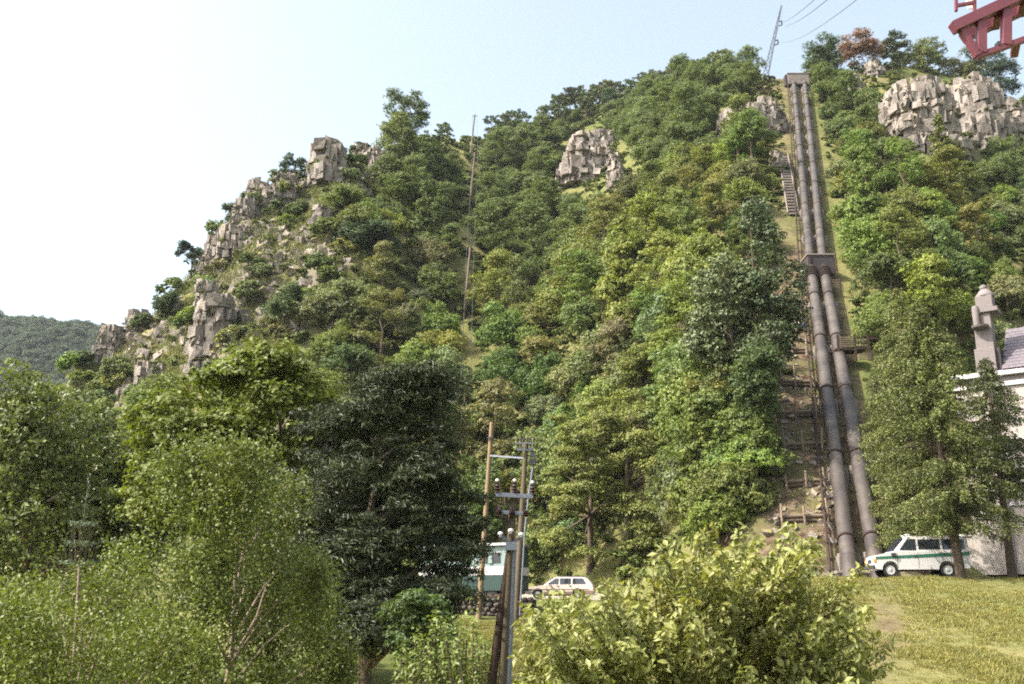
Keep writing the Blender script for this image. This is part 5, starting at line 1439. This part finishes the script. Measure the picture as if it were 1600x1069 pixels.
# ------------------------------------------------------------------ site hut
C0 = P(796, 930, 61); a_ = math.radians(28); zt = P(796, 851, 61).z
fd = Vector((-math.cos(a_), math.sin(a_), 0)); gz = ground(C0.x, C0.y); C0.z = gz
root = empty('site_hut', C0, 'pale and dark green site hut with a white band behind the poles', 'site hut', rz=math.pi - a_)
# local x runs left along the front, local y towards the back (negative y because of the turn)
L, W_, H0, H1 = 6.4, 2.5, 0.55, zt - gz
zb0, zb1 = P(796, 898, 61).z - gz, P(796, 885, 61).z - gz
sgn = -1
def HB(nm, x0, x1, y0, y1, z0, z1, mat, bev=0.0): MB().box(((x0 + x1) / 2, sgn * (y0 + y1) / 2, (z0 + z1) / 2), (abs(x1 - x0), abs(y1 - y0), z1 - z0)).build(nm, M[mat], root, bevel=bev)
HB('lower_wall', 0, L, 0, W_, H0, zb0, 'hut_dark'); HB('white_band', -0.02, L, -0.02, W_, zb0, zb1, 'trim'); HB('upper_wall', 0, L, 0, W_, zb1, H1, 'hut_pale'); HB('end_shade_panel', -0.03, -0.004, 0.05, W_ - 0.02, zb1 + 0.01, H1 - 0.05, 'hut_dark')  # dark sheet over the end wall paints in its shaded side
HB('roof', -0.18, L + 0.1, -0.16, W_ + 0.1, H1, H1 + 0.10, 'slate', 0.02); HB('roof_edge', -0.19, L + 0.11, -0.19, -0.165, H1 - 0.03, H1 + 0.11, 'trim')
for x0 in (0.62, 1.45): 
    HB('window', x0, x0 + 0.5, -0.035, -0.004, zb1 + 0.22, H1 - 0.45, 'glass'); HB('window_frame', x0 - 0.05, x0 + 0.55, -0.05, -0.037, H1 - 0.45, H1 - 0.40, 'trim')
for x0 in (1.14, 2.0): HB('shutter', x0, x0 + 0.28, -0.09, -0.05, zb1 + 0.2, H1 - 0.42, 'hut_pale', 0.01)
HB('seam', 2.9, 2.95, -0.012, -0.002, zb1, H1, 'hut_dark')
wm = MB().lathe([(0.02, -.1), (.26, -.1), (.33, -.07), (.33, .07), (.26, .1), (.02, .1)], 18, axis='y').mesh('wheel', M['tyre'], True)
for x0 in (1.2, 5.0):
    for y0 in (0.15, W_ - 0.15): o = link('wheel', wm, root); o.location = (x0, sgn * y0, 0.33)
HB('chassis', 0.1, L - 0.1, 0.3, W_ - 0.3, 0.35, H0, 'dark_metal')

# ------------------------------------------------------------------ rubble stone wall under the hut
A = P(690, 960, 59.2); B = P(838, 957, 59.2)
root = empty('stone_wall', Vector((A.x, A.y, ground(A.x, A.y))), 'rough rubble retaining wall under the site hut', 'stone wall')
stm = []; M['brown_stone'] = simple('brown_rubble_stone', (0.085, 0.07, 0.058), 0.95, 0.1, 0, 0.4, 5, 0.4, 20)
for i in range(5):
    rg = random.Random(i); mb = MB(); mb.lathe([(0.01, -.13), (.14, -.10), (.17, 0), (.13, .10), (.01, .13)], 7)
    mb.v = [(x * rg.uniform(.8, 1.3) * 1.25, y * rg.uniform(.8, 1.2), z * rg.uniform(.8, 1.2)) for x, y, z in mb.v]; stm.append(mb.mesh('stone', M['dark_concrete' if i % 2 else 'brown_stone']))
rg = random.Random(2); Lw = (B - A).length; zt_ = 8.55; n_ = 0
for row in range(6):
    x0 = 0.1 * row
    while x0 < Lw and n_ < 260:
        gx = A.x + x0; gy_ = A.y - 0.55 + row * 0.10; gz_ = ground(gx, gy_)
        z = max(gz_, 7.25) + 0.05 + row * 0.24
        if z < zt_: o = link('stone', stm[rg.randrange(5)], root); o.location = (gx - A.x, gy_ - A.y, z - root.location.z); o.rotation_euler = (rg.uniform(-.3, .3), rg.uniform(-.3, .3), rg.uniform(0, 3)); n_ += 1
        x0 += rg.uniform(0.28, 0.42)
MB().box((Lw / 2, 0.25, zt_ - 0.65 - root.location.z), (Lw, 0.9, 1.2)).build('core', M['dark_concrete'], root)
MB().beam((0.5, -0.3, zt_ - root.location.z + 0.16), (Lw - 1.3, -0.3, zt_ - root.location.z + 0.2), 0.14, 0.14).build('coping_rail', M['wood'], root)

# ------------------------------------------------------------------ vehicles
def arc(cx, cz, r, a0, a1, n): return [(cx + r * math.cos(math.radians(a0 + (a1 - a0) * i / n)), cz + r * math.sin(math.radians(a0 + (a1 - a0) * i / n))) for i in range(n + 1)]
def loft(secs):
    """closed cross-sections with equal point counts -> solid"""
    mb = MB(); n = len(secs[0])
    for s_ in secs: mb.v += [tuple(p) for p in s_]
    for i in range(len(secs) - 1):
        for k_ in range(n):
            k2 = (k_ + 1) % n; mb.f.append((i * n + k_, i * n + k2, (i + 1) * n + k2, (i + 1) * n + k_))
    mb.f.append(tuple(range(n))[::-1]); m = (len(secs) - 1) * n; mb.f.append(tuple(m + k_ for k_ in range(n)))
    return mb
def side_solid(prof, widths):
    """side outline (x, z) carried across the car; widths: list of (half-width fraction, y, shrink in z/x)"""
    secs = []
    cx = sum(p[0] for p in prof) / len(prof); cz = sum(p[1] for p in prof) / len(prof)
    for y, k_ in widths: secs.append([(cx + (x - cx) * k_, y, cz + (z - cz) * k_) for x, z in prof])
    return loft(secs)
def wheel(root, x, z, y, r, hub='rim'):
    g = link('wheel', MB().lathe([(r * .62, -.09), (r * .9, -.10), (r, -.07), (r, .07), (r * .9, .10), (r * .62, .09)], 24, axis='y').mesh('wheel', M['tyre'], True), root); g.location = (x, y, z)
    s_ = -1 if y < 0 else 1
    link('rim', MB().lathe([(.02, 0), (r * .25, .0), (r * .3, -.02), (r * .56, -.015), (r * .64, .02), (r * .64, .06)][::s_ or 1] if False else [(.02, .115), (r * .25, .112), (r * .30, .098), (r * .55, .10), (r * .64, .108), (r * .64, .05)], 20, axis='y').mesh('rim', M[hub], True), g).scale = (1, s_, 1)
    return g

# beige estate, facing left: local x to the right, origin under the front
F0 = P(822, 935, 66); F0.z = ground(F0.x, 66.0)
car = empty('estate_car', F0, 'beige estate car with brown lower sills parked on the road facing left', 'car', rz=-0.17)
wr = 0.30; fx_, rx_ = 0.86, 3.42
body = [(0.02, 0.42), (0.06, 0.62), (0.16, 0.70), (1.25, 0.86), (4.30, 0.90), (4.40, 0.80), (4.42, 0.46), (4.36, 0.34)] + [(rx_ + 0.37, 0.30)] + arc(rx_, 0.31, 0.36, 0, 180, 10) + [(fx_ + 0.37, 0.26)] + arc(fx_, 0.31, 0.36, 0, 180, 10) + [(0.30, 0.28), (0.08, 0.32)]
W2 = 0.83
side_solid(body, [(-W2 + .0, .985), (-W2 + .05, 1.0), (0, 1.004), (W2 - .05, 1.0), (W2, .985)]).build('body', M['cream_paint'], car, True)
MB().box((2.2, 0, 0.36), (2.0, 2 * W2 - 0.5, 0.30)).build('underbody', M['dark_metal'], car)
cab0 = [(1.22, 0.86), (1.86, 1.32), (2.05, 1.37), (3.75, 1.36), (3.98, 1.30), (4.34, 0.88)]
secs = []
for y in (-1, -.72, 0, .72, 1):
    secs.append([(x + (0.10 * abs(y) ** 6) * (1 if x < 2.5 else -1) * (z > 1.0), y * (W2 - .03 - 0.16 * max(0, (z - .88) / .5)), z - 0.02 * abs(y) ** 4) for x, z in cab0])
loft(secs).build('cabin', M['cream_paint'], car, True)
def pane(root, pts, y0, y1, nm='window', mat='glass', th=0.012):
    """glass panel from side outline; y0 at z low, y1 at z high"""
    zs = [p[1] for p in pts]; z0, z1 = min(zs), max(zs)
    for s_ in (-1, 1):
        f = lambda z: s_ * (y0 + (y1 - y0) * (z - z0) / (z1 - z0))
        mb = MB(); n = len(pts)
        mb.add([(x, f(z) + s_ * th, z) for x, z in pts] + [(x, f(z) - s_ * 0.02, z) for x, z in pts], [tuple(range(n)), tuple(range(2 * n - 1, n - 1, -1))] + [(i, n + i, n + (i + 1) % n, (i + 1) % n) for i in range(n)])
        mb.build(nm, M[mat], root)
yy0, yy1 = W2 - .035, W2 - .03 - .13
for pts in ([(1.52, 0.92), (2.20, 0.92), (2.20, 1.28), (1.98, 1.28)], [(2.28, 0.92), (2.98, 0.92), (2.98, 1.28), (2.28, 1.28)], [(3.08, 0.92), (3.98, 0.92), (3.76, 1.27), (3.08, 1.28)]): pane(car, pts, yy0 - .0, yy1 + .012)
MB().add([(1.27, -.68, .90), (1.27, .68, .90), (1.83, .56, 1.31), (1.83, -.56, 1.31), (1.24, -.68, .90), (1.24, .68, .90), (1.80, .56, 1.33), (1.80, -.56, 1.33)], [(0, 1, 2, 3), (7, 6, 5, 4), (0, 4, 5, 1), (1, 5, 6, 2), (2, 6, 7, 3), (3, 7, 4, 0)]).build('windscreen', M['glass'], car)
for s_ in (-1, 1):
    MB().box((2.14, s_ * (W2 + .004), 0.37), (1.75, 0.03, 0.19)).build('sill', M['brown_paint'], car, bevel=0.01)
    MB().box((4.09, s_ * (W2 + .004), 0.42), (0.52, 0.03, 0.22)).build('sill', M['brown_paint'], car, bevel=0.01)
    MB().box((2.2, s_ * (W2 + .008), 0.60), (3.9, 0.02, 0.035)).build('trim_strip', M['brown_paint'], car)
    for x in (2.14, 2.94): MB().box((x, s_ * (W2 + .014), 0.80), (0.14, 0.02, 0.03)).build('door_handle', M['dark_metal'], car)
    for x in (1.45, 2.24, 3.03): MB().box((x, s_ * (W2 + .002), 0.64), (0.012, 0.012, 0.48)).build('door_gap', M['dark_metal'], car)
    MB().box((0.06, s_ * 0.6, 0.60), (0.06, 0.3, 0.13)).build('headlight', M['lamp_glass'], car, bevel=0.01)
    MB().box((0.16, s_ * (W2 - .02), 0.56), (0.16, 0.05, 0.09)).build('indicator', M['orange_lens'], car, bevel=0.01)
    MB().box((1.62, s_ * (W2 + .08), 0.95), (0.10, 0.14, 0.10)).build('mirror', M['dark_metal'], car, bevel=0.02)
    MB().beam((2.1, s_ * .58, 1.42), (3.8, s_ * .58, 1.41), 0.03, 0.03).build('roof_rail', M['dark_metal'], car)
MB().box((0.02, 0, 0.42), (0.16, 1.66, 0.14)).build('bumper', M['brown_paint'], car, bevel=0.03); MB().box((4.42, 0, 0.44), (0.14, 1.66, 0.15)).build('bumper', M['brown_paint'], car, bevel=0.03)
for x in (fx_, rx_):
    for y in (-W2 + .11, W2 - .11): wheel(car, x, wr, y, wr)

# white van with green stripe, facing left
F0 = P(1362, 908, 46); F0.z = ground(F0.x, 46.0)
van = empty('police_van', F0, 'white van with a dark green side stripe parked behind the larch', 'van', rz=-0.10); van.scale = (0.87, 0.87, 0.90)
wr = 0.34; fx_, rx_ = 0.76, 3.58; W2 = 0.94
body = [(0.0, 0.50), (0.02, 0.98), (0.10, 1.04), (0.98, 1.22), (1.1, 1.24), (4.72, 1.24), (4.74, 0.5), (4.70, 0.42)] + [(rx_ + 0.43, 0.38)] + arc(rx_, 0.36, 0.42, 0, 180, 10) + [(fx_ + 0.43, 0.36)] + arc(fx_, 0.36, 0.42, 0, 180, 10) + [(0.30, 0.36), (0.04, 0.40)]
side_solid(body, [(-W2, .985), (-W2 + .05, 1.0), (0, 1.004), (W2 - .05, 1.0), (W2, .985)]).build('body', M['white_paint'], van, True)
MB().box((2.2, 0, 0.45), (2.2, 2 * W2 - .6, 0.3)).build('underbody', M['dark_metal'], van)
cab0 = [(0.98, 1.22), (1.62, 1.92), (1.80, 2.0), (4.55, 2.0), (4.68, 1.9), (4.72, 1.22)]
secs = [[(x + 0.08 * abs(y) ** 6 * (x < 2) * (z > 1.3), y * (W2 - .02 - 0.13 * max(0, (z - 1.24) / .76)), z - 0.03 * abs(y) ** 4) for x, z in cab0] for y in (-1, -.75, 0, .75, 1)]
loft(secs).build('upper_body', M['white_paint'], van, True)
yy0, yy1 = W2 - .035, W2 - .02 - .10
for pts in ([(1.28, 1.30), (2.12, 1.28), (2.12, 1.84), (1.74, 1.84)], [(2.24, 1.34), (3.30, 1.34), (3.30, 1.82), (2.24, 1.82)], [(3.42, 1.34), (4.50, 1.34), (4.50, 1.82), (3.42, 1.82)]): pane(van, pts, yy0, yy1 + .012)
MB().add([(1.03, -.8, 1.28), (1.03, .8, 1.28), (1.58, .7, 1.90), (1.58, -.7, 1.90), (0.99, -.8, 1.28), (.99, .8, 1.28), (1.54, .7, 1.92), (1.54, -.7, 1.92)], [(0, 1, 2, 3), (7, 6, 5, 4), (0, 4, 5, 1), (1, 5, 6, 2), (2, 6, 7, 3), (3, 7, 4, 0)]).build('windscreen', M['glass'], van)
for s_ in (-1, 1):
    MB().add([(0.06, s_ * (W2 + .012), 0.86), (4.7, s_ * (W2 + .012), 1.02), (4.7, s_ * (W2 + .012), 1.20), (0.06, s_ * (W2 + .012), 0.98), (0.06, s_ * (W2 - .03), 0.86), (4.7, s_ * (W2 - .03), 1.02), (4.7, s_ * (W2 - .03), 1.20), (0.06, s_ * (W2 - .03), 0.98)],
             [(0, 1, 2, 3), (7, 6, 5, 4), (0, 4, 5, 1), (1, 5, 6, 2), (2, 6, 7, 3), (3, 7, 4, 0)]).build('stripe', M['green_paint'], van)
    for x in (1.15, 2.18, 3.36): MB().box((x, s_ * (W2 + .002), 0.80), (0.014, 0.012, 0.75)).build('door_gap', M['dark_metal'], van)
    MB().box((2.05, s_ * (W2 + .03), 1.02), (0.15, 0.03, 0.04)).build('door_handle', M['dark_metal'], van)
    MB().box((0.96, s_ * (W2 + .05), 1.08), (0.22, 0.12, 0.16)).build('mirror', M['dark_metal'], van, bevel=0.02)
    MB().box((0.03, s_ * (W2 - .05), 0.80), (0.12, 0.14, 0.17)).build('indicator', M['orange_lens'], van, bevel=0.01)
    MB().box((0.0, s_ * 0.6, 0.78), (0.07, 0.26, 0.2)).build('headlight', M['lamp_glass'], van, bevel=0.01)
MB().box((-0.02, 0, 0.50), (0.16, 1.84, 0.18)).build('bumper', M['dark_metal'], van, bevel=0.03)
MB().box((0.0, 0, 0.78), (0.03, 0.9, 0.16)).build('grille', M['dark_metal'], van)
MB().box((1.9, 0, 2.06), (0.22, 0.9, 0.10)).build('roof_bar', M['lamp_glass'], van, bevel=0.03)
for x in (fx_, rx_):
    for y in (-W2 + .12, W2 - .12): wheel(van, x, wr, y, wr)

# ------------------------------------------------------------------ house at the right edge
HC = P(1526, 897, 55.0); HC.z = ground(HC.x, HC.y) - 0.3; be = math.radians(35)
house = empty('house', HC, 'tall pale plastered house with a stone finial and slate roof', 'house', rz=-be)
def w2l(v): v = v - HC; c_, s_ = math.cos(be), math.sin(be); return Vector((v.x * c_ - v.y * s_, v.x * s_ + v.y * c_, v.z))
def on_face(px, py, yl=0.0):
    """point of the facade plane (local y = yl) seen at this photo position, local coordinates"""
    u, t = ut(px, py); d_ = Vector((u, 1, t)); o_ = Vector((0, 0, EYE)) - HC
    n_ = Vector((math.sin(be), math.cos(be), 0)); s_ = (yl - o_.dot(n_)) / d_.dot(n_)
    return w2l(Vector((0, 0, EYE)) + d_ * s_)
e1 = on_face(1560, 585).z; e2 = on_face(1560, 601).z
Lh, Dh = 11.0, 7.0
def BX(nm, x0, x1, y0, y1, z0, z1, mat, bev=0.0, par=None): return MB().box(((x0 + x1) / 2, (y0 + y1) / 2, (z0 + z1) / 2), (x1 - x0, y1 - y0, z1 - z0)).build(nm, M[mat], par or house, bevel=bev)
BX('wall', 0, Lh, 0, Dh, 0, e1 - 0.1, 'plaster')
BX('cornice', -0.12, Lh, -0.28, 0.3, e1 - 0.1, e1 + 0.16, 'trim', 0.03)
BX('cornice', -0.05, Lh, -0.14, 0.3, e2 - 0.12, e2 + 0.12, 'trim', 0.03)
BX('frieze', -0.02, Lh, -0.04, -0.003, e2 + 0.12, e1 - 0.1, 'old_stone')
for py in (690, 790): z_ = on_face(1545, py).z; BX('string_course', -0.04, Lh, -0.09, -0.003, z_ - 0.09, z_ + 0.09, 'trim', 0.02)
xd = on_face(1561, 700).x
BX('corner_strip', xd - 0.16, xd + 0.16, -0.11, -0.004, 0, e2 - 0.13, 'old_stone')
for i in range(3):
    for zz in (2.2, 5.6, 8.8):
        x0 = xd + 2.6 + i * 2.6
        f_ = BX('window', x0 - 0.08, x0 + 1.08, -0.06, 0.02, zz - 0.08, zz + 1.68, 'trim', 0.01)
        for k_ in range(2): BX('pane', x0 + 0.04 + k_ * 0.49, x0 + 0.47 + k_ * 0.49, -0.075, -0.064, zz + 0.05, zz + 1.55, 'glass', par=f_)
        BX('sill', x0 - 0.15, x0 + 1.15, -0.16, -0.065, zz - 0.16, zz - 0.08, 'old_stone', par=f_)
# roof of slates
x0r = on_face(1566, 570).x; rz0 = e1 + 0.18; slope = math.radians(42); Lr = 4.6
rf = MB().add([(x0r, -0.3, rz0), (Lh + .2, -0.3, rz0), (Lh + .2, -0.3 + Lr * math.cos(slope), rz0 + Lr * math.sin(slope)), (x0r, -0.3 + Lr * math.cos(slope), rz0 + Lr * math.sin(slope)),
               (x0r, 0.2, rz0 - 0.02), (Lh + .2, 0.2, rz0 - 0.02), (Lh + .2, Dh, rz0), (x0r, Dh, rz0)], [(0, 1, 2, 3), (0, 4, 5, 1), (3, 2, 6, 7), (1, 5, 6, 2), (0, 3, 7, 4), (4, 7, 6, 5)]).build('roof', M['slate'], house)
sl = MB().box((0, 0, 0), (0.33, 0.42, 0.02)).mesh('slate', M['slate'])
nrow = int(Lr / 0.34)
for r_ in range(nrow):
    for c_ in range(int(3.4 / 0.34)):
        x = x0r + 0.17 + c_ * 0.34 + (0.17 if r_ % 2 else 0); s_ = 0.2 + r_ * 0.34
        o = link('slate', sl, rf); o.location = (x, -0.3 + s_ * math.cos(slope) - 0.02, rz0 + s_ * math.sin(slope) + 0.03); o.rotation_euler = (slope - 0.05 + random.uniform(-.02, .02), 0, random.uniform(-.02, .02))
# side wall between pier and roof, its shade put in as a dark colour
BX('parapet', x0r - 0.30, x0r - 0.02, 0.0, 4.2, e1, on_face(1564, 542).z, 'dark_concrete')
# pier with scrolls, tapering cap and ball finial
z = lambda py: on_face(1540, py).z
xl, xr = on_face(1528, 560).x, on_face(1556, 560).x
fin = BX('pier', xl, xr, -0.12, 0.85, e1 + 0.16, z(488), 'old_stone', 0.02)
BX('pier_base', xl - 0.12, xr + 0.02, -0.2, 0.95, e1 + 0.16, z(545), 'old_stone', 0.03, fin)
BX('slab', on_face(1524, 485).x, on_face(1560, 485).x, -0.28, 1.0, z(489), z(482), 'old_stone', 0.03, fin)
BX('cap_block', on_face(1524, 470).x, on_face(1551, 470).x, -0.16, 0.85, z(482), z(462), 'old_stone', 0.05, fin)
cxm = on_face(1537.5, 460).x
MB().lathe([(0.50, 0), (0.50, 0.10), (0.40, 0.22), (0.28, 0.38), (0.12, 0.5)], 16, (cxm, 0.3, z(462))).build('dome', M['old_stone'], fin, True)
MB().lathe([(0.08, 0), (0.12, 0.04), (0.20, 0.12), (0.22, 0.2), (0.18, 0.32), (0.06, 0.38)], 16, (on_face(1535, 450).x, 0.3, z(452) - 0.02)).build('finial_ball', M['old_stone'], fin, True)
x_ = on_face(1524, 500).x
MB().lathe([(0.16, -0.0), (0.19, 0.5), (0.19, 1.1), (0.14, 1.25)], 14, (x_ + 0.10, -0.28, z(512))).build('scroll', M['old_stone'], fin, True)
MB().lathe([(0.10, 0), (0.42, 0.08), (0.46, 0.18), (0.2, 0.24)], 16, (x_ + 0.25, -0.3, z(515))).build('scroll_foot', M['old_stone'], fin, True)
# low annex wall to the left of the facade
xa = on_face(1502, 880).x; za = on_face(1515, 838).z
ann = empty('annex', HC, 'low whitewashed annex wall behind the larch trunk', 'annex', rz=-be)
BX('wall', xa, -0.02, 0.05, 2.6, 0, za, 'plaster', 0, ann); BX('coping', xa - 0.08, -0.02, -0.03, 2.7, za, za + 0.1, 'trim', 0.02, ann)

# ------------------------------------------------------------------ grass on the banks
def tuft(seed, n, h, w, spread):
    rg = np.random.default_rng(seed); V, F = [], []
    for i in range(n):
        a = rg.uniform(0, 6.28); r = spread * rg.random() ** .5; bx_, by_ = r * math.cos(a), r * math.sin(a); hh = h * rg.uniform(.5, 1.2); b = rg.uniform(0, 6.28); lx, ly = math.cos(b) * hh * .45, math.sin(b) * hh * .45
        px_, py_ = -math.sin(b) * w, math.cos(b) * w; k0 = len(V)
        V += [(bx_ - px_, by_ - py_, -.02), (bx_ + px_, by_ + py_, -.02), (bx_ + lx * .6 + px_ * .5, by_ + ly * .6 + py_ * .5, hh * .75), (bx_ + lx, by_ + ly, hh)]
        F.append((k0, k0 + 1, k0 + 2, k0 + 3))
    return npmesh('grass_tuft', V, F, rg.random(len(F)), [M['leaf']])
n = 26000
gy_ = 14 + 46 * RNG.random(n) ** 0.8; gx_ = gy_ * RNG.uniform(-0.1, 0.62, n)
keep = ~((gy_ > 44.8) & (gy_ < 52) & (gx_ / gy_ > 0.24)) & (gy_ < np.where(gx_ / gy_ < 0.2, 57, 46)) 
zz_ = height(gx_, gy_); qx, qy = to_px(gx_, gy_, zz_)
keep &= (qx > 560) & (qx < 1640) & ~((np.abs(qx - 1385) < 26) & (RNG.random(n) < 0.75))
gx_, gy_, zz_ = gx_[keep], gy_[keep], zz_[keep]; k = len(gx_)
cl = np.clip(0.55 + 0.5 * fbm(gx_ / 1.8, gy_ / 1.8, 0, 3, 14), 0.15, 1.4) * np.where(gx_ / gy_ < 0.24, 1.2, 0.8)
gn_scatter('grass', [tuft(i, 26, 0.20, 0.012, 0.22) for i in range(4)], np.stack([gx_, gy_, zz_], 1), np.stack([np.zeros(k), np.zeros(k), RNG.uniform(0, 6.28, k)], 1), np.stack([cl * 1.1 + .2, cl * 1.1 + .2, cl], 1), RNG.integers(0, 4, k), (0.18, 0.172, 0.052), 'sunlit meadow grass on the banks in front of the road')

# loose rock and dry grass on the bare ridge
n = 9000; px_ = RNG.uniform(70, 600, n); py_ = RNG.uniform(215, 670, n)
xs_ = RNG.uniform(-62, -14, n); ys_ = RNG.uniform(84, 126, n); zs_ = height(xs_, ys_); qx, qy = to_px(xs_, ys_, zs_)
ok = np.array([inpoly(a, b, BARE) or inpoly(a, b, GAP2) for a, b in zip(qx, qy)]); xs_, ys_, zs_ = xs_[ok], ys_[ok], zs_[ok]; k = len(xs_)
def shard(seed):
    rg = np.random.default_rng(seed); c_ = np.array([[i_, j_, k_] for i_ in (-1, 1) for j_ in (-1, 1) for k_ in (-1, 1)], float) * [0.5, 0.4, 0.3] * (1 + rg.uniform(-.4, .3, (8, 3)))
    return npmesh('shard', c_, [(0, 1, 3, 2), (4, 6, 7, 5), (0, 4, 5, 1), (2, 3, 7, 6), (0, 2, 6, 4), (1, 5, 7, 3)], rg.random(6), [M['rock']])
s_ = RNG.uniform(0.3, 1.0, k) ** 2.2 * 1.5 * (fbm(xs_ / 4, ys_ / 4, 0, 3, 91) > -0.05)
pk = s_ > 0.12
gn_scatter('scree', [shard(i) for i in range(5)], np.stack([xs_, ys_, zs_], 1)[pk], RNG.uniform(-0.6, 3, (pk.sum(), 3)) * [0.3, 0.3, 2], np.repeat(s_[pk][:, None], 3, 1), RNG.integers(0, 5, pk.sum()), (1, 1, 1), 'broken limestone blocks strewn over the left ridge')
gn_scatter('dry_grass', [tuft(40 + i, 30, 0.55, 0.03, 0.6) for i in range(3)], np.stack([xs_, ys_, zs_], 1), np.stack([np.zeros(k), np.zeros(k), RNG.uniform(0, 6.28, k)], 1), np.stack([RNG.uniform(.6, 1.3, k)] * 3, 1), RNG.integers(0, 3, k), (0.14, 0.15, 0.05), 'tufts of dry grass on the left ridge')

k = 420; qx = RNG.uniform(1198, 1302, k); qy = RNG.uniform(440, 850, k); R_ = np.array([tuple(hit(a, b, 45, 110)) for a, b in zip(qx, qy)]); s_ = 0.10 + 0.5 * RNG.random(k) ** 3
gn_scatter('rubble', [shard(20 + i) for i in range(4)], R_, RNG.uniform(-0.6, 3, (k, 3)) * [0.3, 0.3, 2], np.repeat(s_[:, None], 3, 1), RNG.integers(0, 4, k), (1, 1, 1), 'loose pale stones lying in the bare cutting')
# ------------------------------------------------------------------ summer haze in the air over the valley
hz = MB().box((0, 1190, 74.5), (1900, 2460, 163)).build('haze')
t = NT('haze_air'); pv = t.n("ShaderNodeVolumePrincipled")
pv.inputs['Color'].default_value = (0.88, 0.94, 1.0, 1); pv.inputs['Density'].default_value = 0.0001
pv.inputs['Anisotropy'].default_value = 0.2
t.l(pv.outputs[0], t.out.inputs['Volume'])
hz.data.materials.append(t.m); tag(hz, 'thin summer haze hanging over the valley', kind='stuff')
SC.cycles.volume_bounces = 0
